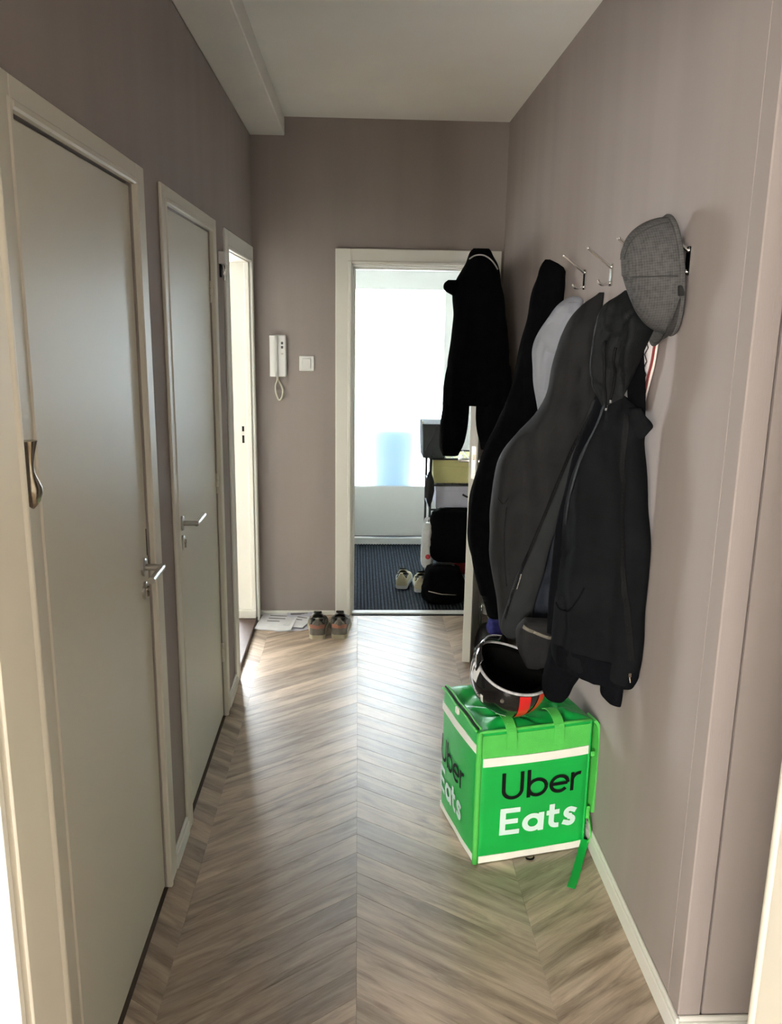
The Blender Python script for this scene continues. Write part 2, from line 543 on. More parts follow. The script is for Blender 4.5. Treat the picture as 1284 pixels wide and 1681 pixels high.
# wall the camera looks through, with its painted door frame
FX0, FX1 = -0.333, 0.484
nw = MB()
nw.box(-2.8, FX0 - 0.06, YN0, YN1, 0, ZC).box(FX1 + 0.06, 2.8, YN0, YN1, 0, ZC).box(FX0 - 0.06, FX1 + 0.06, YN0, YN1, 2.40, ZC)
struct('wall_front', nw, 'wall', 'wall with the doorway the corridor is seen through', 'wall')
nf = thing('door_6', 'cream painted frame of the doorway nearest the viewer', 'door frame', (0, YN0, 0), kind='structure')
def near_jamb(x, s):
    m = MB()
    # lining board, stop and rounded edge; s = direction into the wall
    xa, xb = sorted((x, x + s * 0.06))
    m.box(xa, xb, 0.0, 0.085, 0, 2.40, 0.002)
    m.tube([(x + s * 0.012, 0.097, 0), (x + s * 0.012, 0.097, 2.4)], 0.012, 14)
    xa, xb = sorted((x + s * 0.012, x + s * 0.06))
    m.box(xa, xb, 0.085, 0.112, 0, 2.40, 0.001)
    m.build('jamb', 'white', nf, smooth=True, angle=40)
    m = MB()
    xa, xb = sorted((x + s * 0.006, x + s * 0.085))
    m.box(xa, xb, -0.018, -0.0005, 0, 2.40, 0.004)
    m.build('casing', 'bright', nf)
near_jamb(FX0, -1)
near_jamb(FX1, 1)
MB().box(FX0 - 0.06, FX1 + 0.06, 0.0, 0.11, 2.34, 2.40, 0.002).build('head', 'bright', nf)

# baseboards
def bb(name, x0, x1, y0, y1, label):
    if name == 'baseboard_back':
        return struct(name, MB().box(x0, x1, y0, y1, 0.0, 0.026, 0.003), 'bright', label, 'baseboard')
    m = MB().box(x0, x1, y0, y1, 0.0, 0.052, 0.002)
    cx, cy = (x0 + x1) / 2, (y0 + y1) / 2
    if x1 - x0 < y1 - y0:
        side = 1 if cx > 0 else -1
        a, b = (x0 + 0.005, x1) if side > 0 else (x0, x1 - 0.005)
        m.box(a, b, y0, y1, 0.052, 0.066, 0.002)
    else:
        m.box(x0, x1, y0 + 0.005, y1, 0.052, 0.066, 0.002)
    return struct(name, m, 'bright', label, 'baseboard')
bb('baseboard_left_1', XL, XL + 0.013, 2.335, 2.522, 'short white baseboard between the two nearest left doors')
bb('baseboard_left_2', XL, XL + 0.013, 3.463, 3.682, 'short white baseboard between the second and third left doors')
bb('baseboard_right', XR - 0.013, XR, YR - 0.013, YB, 'white baseboard along the right wall')
bb('baseboard_return', XR, 1.8, YR - 0.013, YR, 'white baseboard turning the corner at the lower right')
bb('baseboard_back', XL, -0.126, YB - 0.013, YB, 'white baseboard behind the papers and shoes')

# ---------------------------------------------------------------- doors on the left
def lever(parent, y, z, dirn, x=None):
    x = XL - 0.008 if x is None else x
    h = MB()
    h.lathe([(0.0245, 0), (0.0245, 0.007), (0.022, 0.0085)], 22, (x, y, z), 'x')
    h = h.build('lever_handle', 'steel', parent, True, 40)
    n = MB()
    n.tube([(x + 0.006, y, z), (x + 0.058, y, z)], 0.0088, 14)
    n.build('neck', 'steel', h, True, 40)
    b = MB()
    b.tube([(x + 0.050, y - dirn * 0.006, z), (x + 0.052, y + dirn * 0.02, z), (x + 0.052, y + dirn * 0.122, z)], 0.0092, 14)
    b.build('grip', 'steel', h, True, 40)
    k = MB()
    k.lathe([(0.0245, 0), (0.0245, 0.007), (0.022, 0.0085)], 22, (x, y, z - 0.066), 'x')
    k = k.build('key_rose', 'steel', parent, True, 40)
    c = MB()
    c.lathe([(0.0085, 0.008), (0.0085, 0.013)], 14, (x, y, z - 0.062), 'x').box(x + 0.008, x + 0.0125, y - 0.0045, y + 0.0045, z - 0.082, z - 0.064)
    c.build('lock_cylinder', 'oldsilver', k, True, 40)

def hinge(parent, y, z, h=0.085, x=None):
    x = XL + 0.0035 if x is None else x
    m = MB()
    for i in range(3):
        a = z - h / 2 + i * h / 3
        m.tube([(x, y, a + 0.001), (x, y, a + h / 3 - 0.001)], 0.0062, 10)
    m.build('hinge', 'white', parent, True, 40)

def left_door(idx, label, d, out0, out1, top, hinge_y, handle_y, dirn):
    r = thing('door_%d' % idx, label, 'door', (0, 0, 0), kind='structure')
    y0, y1 = d
    MB().box(XL - 0.05, XL - 0.008, y0 + 0.008, y1 - 0.008, 0.010, HD - 0.008, 0.003).build('leaf', 'white', r)
    for (a, b) in ((out0, y0), (y1, out1)):
        MB().box(XL - 0.0005, XL + 0.010, a, b, 0, top, 0.003).build('casing', 'white', r)
    MB().box(XL - 0.0005, XL + 0.010, y0, y1, HD, top, 0.003).build('casing', 'white', r)
    for (a, b) in ((y0 - 0.014, y0 + 0.004), (y1 - 0.004, y1 + 0.014)):
        MB().box(XL - 0.006, XL + 0.0135, a, b, 0, HD + 0.012, 0.004).build('bead', 'white', r)
    MB().box(XL - 0.006, XL + 0.0135, y0 + 0.004, y1 - 0.004, HD - 0.005, HD + 0.012, 0.004).build('bead', 'white', r)
    for (a, b) in ((y0, y0 + 0.012), (y1 - 0.012, y1)):
        MB().box(XL - 0.118, XL - 0.051, a, b, 0, HD).build('jamb', 'white', r)
    MB().box(XL - 0.118, XL - 0.051, y0, y1, 0.0, 0.01).build('gap', 'dark', r)  # black slab standing for the shade under the leaf
    for z in (0.30, 1.04, 1.80):
        hinge(r, hinge_y, z, x=XL - 0.002)
    lever(r, handle_y, 1.04, dirn)
    return r
d1 = left_door(1, 'closed cream flush door nearest on the left, hinged at its near side', D1, 1.400, 2.33, 2.078, D1[0] + 0.010, 2.187, -1)
d2 = left_door(2, 'closed cream flush door in the middle of the left wall', D2, 2.525, 3.46, 2.075, D2[1] - 0.010, 2.688, 1)
# a small dark mark at the edge of the first door
MB().box(XL - 0.0085, XL - 0.0072, 2.232, 2.237, 1.06, 1.135).build('edge_mark', 'dark', d1)

# third door: open, only its frame shows
r = thing('door_3', 'cream frame of the open doorway at the far left, with strike plate', 'door frame', (0, 0, 0), kind='structure')
y0, y1 = D3
for (a, b) in ((3.682, y0), (y1, 4.642)):
    MB().box(XL - 0.0005, XL + 0.010, a, b, 0, 2.072, 0.003).build('casing', 'bright', r)
MB().box(XL - 0.0005, XL + 0.010, y0, y1, 2.0, 2.072, 0.003).build('casing', 'bright', r)
for (a, b) in ((y0 - 0.012, y0 + 0.004), (y1 - 0.004, y1 + 0.012)):
    MB().box(XL - 0.004, XL + 0.0135, a, b, 0, 2.008, 0.004).build('bead', 'bright', r)
MB().box(XL - 0.004, XL + 0.0135, y0 + 0.004, y1 - 0.004, 1.990, 2.008, 0.004).build('bead', 'bright', r)
MB().box(XL - 0.12, XL - 0.03, y1 - 0.006, y1, 0.05, 2.0).box(XL - 0.03, XL - 0.004, y1 - 0.018, y1, 0.05, 2.0, 0.003).build('jamb', 'bright', r)
MB().box(XL - 0.12, XL, y0, y0 + 0.006, 0.05, 2.0).build('jamb', 'bright', r)
MB().box(XL - 0.12, XL - 0.004, y0, y1, 1.985, 2.0).build('jamb', 'bright', r)
MB().box(XL - 0.14, XL + 0.001, y0, y1, -0.003, 0.028, 0.004).build('threshold', 'brown', r)
MB().box(XL - 0.12, XL - 0.004, y1 - 0.03, y1 - 0.001, 0.028, 0.075, 0.002).build('plinth', 'room', r)
sp = MB().box(XL - 0.068, XL - 0.040, y1 - 0.0075, y1 - 0.006, 0.99, 1.17, 0.0005).build('strike_plate', 'bright', r)
for z0, z1 in ((1.10, 1.128), (1.036, 1.078)):
    MB().box(XL - 0.060, XL - 0.048, y1 - 0.0085, y1 - 0.0070, z0, z1).build('latch_slot', 'dark', sp)

# the room beyond the third door, lit by its street window
sx0, sx1, sy0, sy1 = -3.1, XL - 0.12, 2.6, 6.4
struct('floor_side_room', MB().box(sx0, sx1, sy0, sy1, -0.05, 0.0), 'roomfloor', 'floor of the room behind the open door', 'floor')
struct('ceiling_side_room', MB().box(sx0, sx1, sy0, sy1, ZC, ZC + 0.05), 'room', 'ceiling of the room behind the open door', 'ceiling')
struct('wall_side_room_left', MB().box(sx0 - 0.1, sx0, sy0, sy1, 0, ZC), 'room', 'outer wall of the room behind the open door', 'wall')
struct('wall_side_room_near', MB().box(sx0, sx1, sy0 - 0.1, sy0, 0, ZC), 'room', 'near wall of the room behind the open door', 'wall')
WX0, WX1, WZ0, WZ1 = -2.75, -0.95, 0.75, 2.4
struct('wall_side_room_street', MB().box(sx0, WX0, sy1, sy1 + 0.1, 0, ZC).box(WX1, sx1 + 0.12, sy1, sy1 + 0.1, 0, ZC).box(WX0, WX1, sy1, sy1 + 0.1, 0, WZ0).box(WX0, WX1, sy1, sy1 + 0.1, WZ1, ZC),
       'room', 'street wall of the room behind the open door', 'wall')
struct('wall_side_room_right', MB().box(sx1, sx1 + 0.12, YB + 0.10, sy1, 0, ZC), 'room', 'partition between side room and vestibule', 'wall')
def window(idx, label, x0, x1, z0, z1, y, col, strength):
    r = thing('window_%d' % idx, label, 'window', ((x0 + x1) / 2, y, z0), kind='structure')
    hw, h = (x1 - x0) / 2, z1 - z0
    f = MB()
    f.box(-hw, -hw + 0.05, -0.02, 0.04, 0, h).box(hw - 0.05, hw, -0.02, 0.04, 0, h).box(-hw, hw, -0.02, 0.04, 0, 0.05).box(-hw, hw, -0.02, 0.04, h - 0.05, h).box(-0.025, 0.025, -0.02, 0.04, 0, h)
    f.build('window_frame', 'bright', r)
    m = emis('daylit_pane_%d' % idx, col, strength)
    for a, b in ((-hw + 0.05, -0.025), (0.025, hw - 0.05)):
        p = MB()
        p.box(a, b, 0.0, 0.008, 0.05, h - 0.05)
        p.build('pane', m, r)
    return r
window(1, 'daylit street window of the side room', WX0, WX1, WZ0, WZ1, sy1 + 0.05, (0.92, 0.97, 1.0), SIDE_WINDOW)

# the living room behind the viewer
lx0, lx1, ly0 = -2.8, 2.8, -4.2
struct('floor_living_room', MB().box(lx0, lx1, ly0, YN0, -0.05, 0.0), 'roomfloor', 'floor of the living room behind the viewer', 'floor')
struct('ceiling_living_room', MB().box(lx0, lx1, ly0, YN0, ZC, ZC + 0.05), 'ceil', 'ceiling of the living room behind the viewer', 'ceiling')
struct('wall_living_room_left', MB().box(lx0 - 0.1, lx0, ly0, YN0, 0, ZC), 'room', 'left wall of the living room behind the viewer', 'wall')
struct('wall_living_room_right', MB().box(lx1, lx1 + 0.1, ly0, YN0, 0, ZC), 'room', 'right wall of the living room behind the viewer', 'wall')
VX0, VX1, VZ0, VZ1 = -2.7, -1.3, 0.45, 2.5
struct('wall_living_room_rear', MB().box(lx0, VX0, ly0 - 0.1, ly0, 0, ZC).box(VX1, 0.5, ly0 - 0.1, ly0, 0, ZC).box(2.4, lx1, ly0 - 0.1, ly0, 0, ZC).box(0.5, 2.4, ly0 - 0.1, ly0, 0, VZ0).box(0.5, 2.4, ly0 - 0.1, ly0, VZ1, ZC).box(VX0, VX1, ly0 - 0.1, ly0, 0, VZ0).box(VX0, VX1, ly0 - 0.1, ly0, VZ1, ZC),
       'room', 'rear wall of the living room behind the viewer', 'wall')
window(2, 'wide daylit window of the living room behind the viewer', VX0, VX1, VZ0, VZ1, ly0 - 0.05, (1.0, 0.95, 0.87), LIVING_WINDOW)
window(3, 'added weak glowing window behind the viewer, brightening jamb and ceiling', 0.5, 2.4, VZ0, VZ1, ly0 - 0.05, (1.0, 0.95, 0.87), LIVING_WINDOW * 0.05)  # unseen window, added to brighten the left jamb and the ceiling

# ---------------------------------------------------------------- doorway to the vestibule
d4 = thing('door_4', 'cream inner door standing open against the right wall, with its frame', 'door', (0, YB, 0), kind='structure')
YF = -0.016
for (a, b) in ((-0.124, OX0), (OX1, XR - 0.014)):
    MB().box(a, b, YF, 0.0, 0, 2.076, 0.003).build('casing', 'bright', d4)
MB().box(OX0, OX1, YF, 0.0, 2.0, 2.076, 0.003).build('casing', 'bright', d4)
MB().box(OX0 - 0.016, OX0 + 0.003, YF - 0.006, 0.004, 0, 2.012, 0.003).build('bead', 'bright', d4)
MB().box(OX0 + 0.003, OX1, YF - 0.006, 0.004, 1.996, 2.012, 0.003).build('bead', 'bright', d4)
MB().box(OX0, OX0 + 0.012, 0.004, 0.10, 0, 2.0).box(OX0 + 0.012, OX0 + 0.026, 0.045, 0.10, 0, 2.0, 0.002).build('jamb', 'bright', d4)
MB().box(OX1 - 0.012, OX1, 0.004, 0.10, 0, 2.0).build('jamb', 'bright', d4)
MB().box(OX0, OX1, 0.004, 0.10, 1.985, 2.0).box(OX0, OX1, 0.045, 0.10, 1.972, 1.985).build('jamb', 'bright', d4)
MB().box(OX0 + 0.0125, OX1 - 0.0125, 0.0, 0.05, -0.002, 0.010, 0.003).build('threshold', 'alu', d4)
MB().box(OX0 + 0.0125, OX1 - 0.0125, -0.022, -0.001, -0.002, 0.003).build('threshold_gap', 'dark', d4)
# the leaf, hinged at the right jamb and swung towards the viewer
H0, H1 = Vector((0.698, 4.650)), Vector((0.540, 3.945))
dv = (H1 - H0)
LW = dv.length
lf = MB().box(0, LW, -0.001, 0.039, 0.012, 1.985, 0.002)
leaf = lf.build('leaf', 'bright', d4, loc=(H0.x, H0.y - YB, 0), rot=(0, 0, atan2(dv.y, dv.x)))
lp = MB().box(LW - 0.001, LW + 0.0012, 0.010, 0.030, 0.96, 1.12, 0.0005).build('lock_plate', 'steel', leaf)
lk = MB()
lk.box(LW + 0.0010, LW + 0.007, 0.014, 0.026, 1.055, 1.08, 0.001)
lk.build('latch', 'oldsilver', leaf)
for s_, yy in ((-1, -0.001), (1, 0.039)):
    hh = MB()
    hh.lathe([(0.024, 0), (0.024, 0.007)] if s_ > 0 else [(0.024, 0), (0.024, -0.007)], 18, (LW - 0.06, yy, 1.04), 'y')
    hh.tube(smoothpath([(LW - 0.06, yy, 1.04), (LW - 0.06, yy + s_ * 0.04, 1.04), (LW - 0.066, yy + s_ * 0.052, 1.04), (LW - 0.18, yy + s_ * 0.054, 1.04)], 4), 0.0088, 12)
    hh.build('lever_handle', 'steel', leaf, True, 40)

# vestibule
VL, VR, VY0, VY1 = -0.10, 0.93, YB + 0.10, 6.28
struct('floor_vestibule', MB().box(VL, VR, VY0 - 0.05, VY1 + 0.1, -0.05, -0.004), 'carpetdark', 'dark blue-grey ribbed mat floor of the vestibule', 'floor')
rib = MB()
nr = int((VR - VL) / 0.021)
for i in range(nr):
    x = VL + i * 0.021
    rib.loft([[(x + 0.0015, yy, -0.004), (x + 0.004, yy, 0.0045), (x + 0.010, yy, 0.006), (x + 0.0135, yy, 0.0045), (x + 0.016, yy, -0.004)] for yy in (VY0 - 0.049, VY1 - 0.002)])
tag(rib.build('ribbed_carpet', 'carpet'), 'dark blue-grey ribbed entrance carpet in the vestibule', 'carpet', kind='stuff')
struct('wall_vestibule_left', MB().box(VL - 0.08, VL, VY0, VY1, 0, ZC), 'bright', 'white left wall of the vestibule', 'wall')
struct('wall_vestibule_right', MB().box(VR, VR + 0.08, VY0, VY1, 0, ZC), 'bright', 'white right wall of the vestibule', 'wall')
struct('ceiling_vestibule', MB().box(VL - 0.08, VR + 0.08, VY0, VY1, 2.5, 2.56), 'ceil', 'white ceiling of the vestibule', 'ceiling')
FDX0, FDX1, FDT = -0.052, 0.86, 2.09
struct('wall_street', MB().box(VL - 0.9, FDX0, VY1, VY1 + 0.12, 0, 2.75).box(FDX1, VR + 0.9, VY1, VY1 + 0.12, 0, 2.75).box(FDX0, FDX1, VY1, VY1 + 0.12, FDT, 2.75),
       'bright', 'street wall around the front door', 'wall')
d5 = thing('door_5', 'white front door with a large bright frosted glass pane', 'front door', (0, VY1, 0), kind='structure')
m = MB().box(FDX0, FDX0 + 0.018, -0.012, 0.10, 0, FDT, 0.003).box(FDX1 - 0.018, FDX1, -0.012, 0.10, 0, FDT, 0.003).box(FDX0, FDX1, -0.012, 0.10, FDT - 0.03, FDT, 0.003)
m.build('frame', 'bright', d5)
PX0, PX1, PZ0, PZ1 = -0.020, 0.640, 0.460, 1.925
a0, a1, t0, t1 = FDX0 + 0.020, FDX1 - 0.020, 0.062, FDT - 0.032
MB().box(a0, PX0, 0.0, 0.045, t0, t1).build('stile', 'bright', d5)
MB().box(PX1, a1, 0.0, 0.045, t0, t1).build('stile', 'bright', d5)
MB().box(PX0, PX1, 0.0, 0.045, PZ1, t1).build('rail', 'bright', d5)
MB().box(PX0, PX1, 0.0, 0.045, t0, PZ0).build('lower_panel', 'bright', d5)
MB().box(a0, a1, -0.006, 0.0, t0 + 0.0, t0 + 0.006).build('draught_strip', 'button', d5)
MB().box(PX0, PX1, 0.020, 0.024, PZ0, PZ1).build('pane', 'glass', d5)
MB().box(FDX0 + 0.018, FDX1 - 0.018, -0.02, 0.10, 0.0, 0.055, 0.004).build('sill', 'bright', d5)
for z in (0.28, 1.05, 1.76):
    mm = MB()
    mm.tube([(a0 - 0.001, -0.005, z - 0.04), (a0 - 0.001, -0.005, z + 0.04)], 0.005, 8)
    mm.build('hinge', 'steel', d5, True)
struct('ground_street', MB().box(-3.5, 4.5, VY1 + 0.12, 9.5, -0.06, -0.01), mat('grey_paving', (0.42, 0.42, 0.41), 0.9, var=0.1, vscale=5), 'pale paving in front of the house', 'ground')
# something pale blue standing outside, seen blurred
b = thing('blue_bin', 'blurred light blue bin standing outside behind the frosted glass', 'bin', (0.275, VY1 + 0.240, -0.01))
def rrect(hx, hy, r, n=6):
    pts = []
    for (cx, cy, a0_) in ((hx - r, hy - r, 0), (-hx + r, hy - r, 90), (-hx + r, -hy + r, 180), (hx - r, -hy + r, 270)):
        for i in range(n + 1):
            a = radians(a0_ + 90 * i / n)
            pts.append((cx + r * cos(a), cy + r * sin(a)))
    return pts
MB().loft([[(x, y, z) for x, y in rrect(hx, hy, 0.05)] for z, hx, hy in ((0, 0.17, 0.13), (0.10, 0.175, 0.135), (0.90, 0.205, 0.16))]).build('body', 'bluebin', b, True, 40)
MB().loft([[(x, y, z) for x, y in rrect(hx, hy, 0.05)] for z, hx, hy in ((0.902, 0.212, 0.165), (0.94, 0.205, 0.16), (0.985, 0.16, 0.13), (1.0, 0.10, 0.09))]).build('lid', 'bluebin', b, True, 40)

# ---------------------------------------------------------------- drapery builder for garments
ROWS = {
    'door_body': ((0.3, 3.86), (0.8, 3.86), [(2.021, 0.213, 0.282), (2.008, 0.2, 0.293), (1.984, 0.19, 0.305), (1.958, 0.18, 0.32), (1.924, 0.159, 0.332), (1.871, 0.131, 0.346), (1.831, 0.121, 0.356), (1.724, 0.13, 0.372), (1.616, 0.123, 0.382), (1.506, 0.109, 0.396), (1.395, 0.098, 0.407), (1.325, 0.095, 0.41)]),
    'door_left': ((0.3, 3.86), (0.8, 3.86), [(1.505, 0.109, 0.224), (1.394, 0.096, 0.226), (1.338, 0.092, 0.219), (1.281, 0.087, 0.218), (1.225, 0.083, 0.215), (1.167, 0.082, 0.202), (1.124, 0.086, 0.187), (1.09, 0.102, 0.171)]),
    'door_right': ((0.3, 3.86), (0.8, 3.86), [(1.507, 0.227, 0.402), (1.396, 0.234, 0.413), (1.34, 0.247, 0.415), (1.255, 0.248, 0.408), (1.178, 0.262, 0.389), (1.12, 0.282, 0.362)]),
    'door_cuff': ((0.3, 3.86), (0.8, 3.86), [(1.882, 0.1, 0.169), (1.867, 0.084, 0.175), (1.845, 0.082, 0.176), (1.83, 0.094, 0.171), (1.811, 0.13, 0.166)]),
    'door_trim': [(0.191, 1.973), (0.212, 1.986), (0.239, 1.989), (0.264, 1.982), (0.29, 1.959), (0.316, 1.93)],
    'black_body': ((0.4, 3.3), (0.78, 3.22), [(1.934, 0.308, 0.326), (1.918, 0.297, 0.36), (1.899, 0.289, 0.383), (1.87, 0.282, 0.383), (1.825, 0.266, 0.383), (1.747, 0.254, 0.383), (1.668, 0.242, 0.383), (1.587, 0.225, 0.383), (1.495, 0.211, 0.383), (1.4, 0.192, 0.383), (1.329, 0.159, 0.383), (1.256, 0.126, 0.383), (1.158, 0.089, 0.383), (1.058, 0.066, 0.383), (0.932, 0.051, 0.383), (0.83, 0.059, 0.383), (0.727, 0.083, 0.383), (0.649, 0.106, 0.383), (0.583, 0.129, 0.358), (0.516, 0.149, 0.324)]),
    'black_sleeve': ((0.4, 3.3), (0.78, 3.22), [(1.769, 0.264, 0.34), (1.633, 0.239, 0.336), (1.493, 0.215, 0.316), (1.35, 0.172, 0.277), (1.153, 0.094, 0.231), (1.002, 0.065, 0.192), (0.849, 0.063, 0.18), (0.72, 0.088, 0.185), (0.611, 0.12, 0.183)]),
    'pale_body': ((0.48, 3.0), (0.78, 2.94), [(1.793, 0.266, 0.287), (1.781, 0.242, 0.301), (1.761, 0.218, 0.301), (1.734, 0.197, 0.301), (1.678, 0.162, 0.301), (1.611, 0.141, 0.301), (1.547, 0.144, 0.301), (1.468, 0.157, 0.301), (1.384, 0.17, 0.301), (1.296, 0.19, 0.286)]),
    'pale_sleeve': ((0.48, 3.0), (0.78, 2.94), [(1.773, 0.238, 0.288), (1.733, 0.201, 0.27), (1.677, 0.167, 0.242), (1.61, 0.145, 0.225), (1.546, 0.148, 0.222), (1.467, 0.161, 0.231), (1.383, 0.174, 0.238), (1.291, 0.192, 0.237)]),
    'grey_body': ((0.36, 2.76), (0.78, 2.685), [(1.798, 0.407, 0.422), (1.79, 0.398, 0.422), (1.779, 0.382, 0.422), (1.762, 0.358, 0.422), (1.719, 0.321, 0.422), (1.668, 0.297, 0.422), (1.61, 0.282, 0.422), (1.552, 0.271, 0.422), (1.471, 0.262, 0.422), (1.411, 0.23, 0.422), (1.35, 0.174, 0.422), (1.288, 0.13, 0.422), (1.206, 0.104, 0.41), (1.109, 0.093, 0.396), (1.01, 0.093, 0.389), (0.902, 0.102, 0.379), (0.793, 0.121, 0.366), (0.697, 0.138, 0.351), (0.654, 0.151, 0.337), (0.634, 0.179, 0.323)]),
    'grey_flap': ((0.36, 2.65), (0.78, 2.575), [(1.472, 0.377, 0.403), (1.425, 0.361, 0.41), (1.386, 0.345, 0.409), (1.308, 0.32, 0.38), (1.202, 0.288, 0.342), (1.08, 0.247, 0.299), (0.982, 0.215, 0.273), (0.876, 0.172, 0.252), (0.805, 0.152, 0.236), (0.735, 0.131, 0.225), (0.696, 0.132, 0.221), (0.673, 0.15, 0.214)]),
    'grey_lining': ((0.36, 2.65), (0.78, 2.575), [(1.189, 0.316, 0.363), (1.082, 0.291, 0.351), (0.985, 0.266, 0.344), (0.881, 0.244, 0.334), (0.774, 0.222, 0.321), (0.698, 0.209, 0.315), (0.661, 0.223, 0.304)]),
    'grey_cuff': ((0.4, 2.53), (0.74, 2.47), [(0.781, 0.143, 0.244), (0.749, 0.121, 0.24), (0.718, 0.121, 0.238), (0.676, 0.127, 0.231), (0.64, 0.142, 0.223), (0.611, 0.157, 0.211)]),
    'dark_body': ((0.45, 2.4), (0.775, 2.09), [(1.532, 0.297, 0.318), (1.513, 0.291, 0.35), (1.493, 0.286, 0.379), (1.465, 0.279, 0.4), (1.429, 0.266, 0.404), (1.4, 0.254, 0.403), (1.343, 0.227, 0.413), (1.275, 0.202, 0.425), (1.176, 0.188, 0.442), (1.091, 0.185, 0.449), (1.004, 0.181, 0.449), (0.915, 0.181, 0.449), (0.835, 0.181, 0.449), (0.773, 0.181, 0.449), (0.744, 0.187, 0.444), (0.731, 0.208, 0.435)]),
    'dark_hem': ((0.45, 2.4), (0.775, 2.09), [(0.798, 0.181, 0.449), (0.779, 0.18, 0.449), (0.756, 0.184, 0.449), (0.738, 0.193, 0.443), (0.725, 0.212, 0.435)]),
    'dark_collar': ((0.45, 2.4), (0.775, 2.09), [(1.492, 0.362, 0.399), (1.474, 0.364, 0.411), (1.459, 0.365, 0.427), (1.447, 0.37, 0.434), (1.431, 0.381, 0.424), (1.412, 0.39, 0.41)]),
    'dark_inner_panel': ((0.45, 2.4), (0.775, 2.09), [(1.69, 0.349, 0.379), (1.659, 0.351, 0.38), (1.613, 0.349, 0.382), (1.567, 0.343, 0.388), (1.52, 0.343, 0.393), (1.457, 0.355, 0.399)]),
    'dark_hood': ((0.45, 2.4), (0.775, 2.09), [(1.785, 0.326, 0.336), (1.774, 0.311, 0.348), (1.762, 0.292, 0.359), (1.742, 0.275, 0.377), (1.704, 0.259, 0.411), (1.681, 0.252, 0.407), (1.635, 0.248, 0.39), (1.595, 0.25, 0.375), (1.548, 0.26, 0.357), (1.508, 0.278, 0.34), (1.474, 0.295, 0.319)]),
    'dark_sleeve_far': ((0.45, 2.4), (0.775, 2.09), [(0.789, 0.166, 0.279), (0.739, 0.157, 0.273), (0.698, 0.151, 0.263), (0.662, 0.147, 0.245), (0.625, 0.149, 0.232), (0.604, 0.159, 0.214)]),
    'dark_sleeve_near': ((0.45, 2.4), (0.775, 2.09), [(0.811, 0.303, 0.433), (0.767, 0.322, 0.423), (0.739, 0.328, 0.411), (0.705, 0.33, 0.403), (0.672, 0.336, 0.4), (0.65, 0.364, 0.397)]),
    'dark_inner': ((0.45, 2.4), (0.775, 2.09), [(1.53, 0.271, 0.306), (1.465, 0.249, 0.302), (1.361, 0.21, 0.26), (1.255, 0.189, 0.227), (1.147, 0.167, 0.212), (1.038, 0.161, 0.204), (0.926, 0.158, 0.196), (0.814, 0.159, 0.195)]),
    'dark_zip': [(0.367, 1.472), (0.375, 1.441), (0.373, 1.344), (0.38, 1.247), (0.392, 1.149), (0.405, 1.049), (0.419, 0.949), (0.43, 0.864), (0.436, 0.813)],
    'dark_zip_b': [(0.302, 1.531), (0.286, 1.449), (0.259, 1.372), (0.239, 1.302), (0.219, 1.231), (0.206, 1.15)],
    'dark_pocket': [(0.194, 0.921), (0.213, 0.904), (0.242, 0.911), (0.266, 0.938), (0.282, 0.969), (0.292, 0.993)],
    'dark_cord_a': [(0.307, 1.658), (0.309, 1.595), (0.307, 1.532), (0.308, 1.487)],
    'dark_cord_b': [(0.339, 1.643), (0.333, 1.596), (0.325, 1.549), (0.32, 1.508)],
    'grey_zip': [(0.384, 1.448), (0.353, 1.385), (0.32, 1.303), (0.284, 1.197), (0.245, 1.079), (0.211, 0.98), (0.176, 0.885), (0.155, 0.809), (0.14, 0.744)],
    'grey_pull': [(0.187, 0.902), (0.174, 0.848)],
    'grey_seam': [(0.149, 1.105), (0.145, 1.011), (0.151, 0.914), (0.161, 0.838)],
    'grey_dart': [(0.117, 1.133), (0.136, 1.117), (0.153, 1.137)],
}

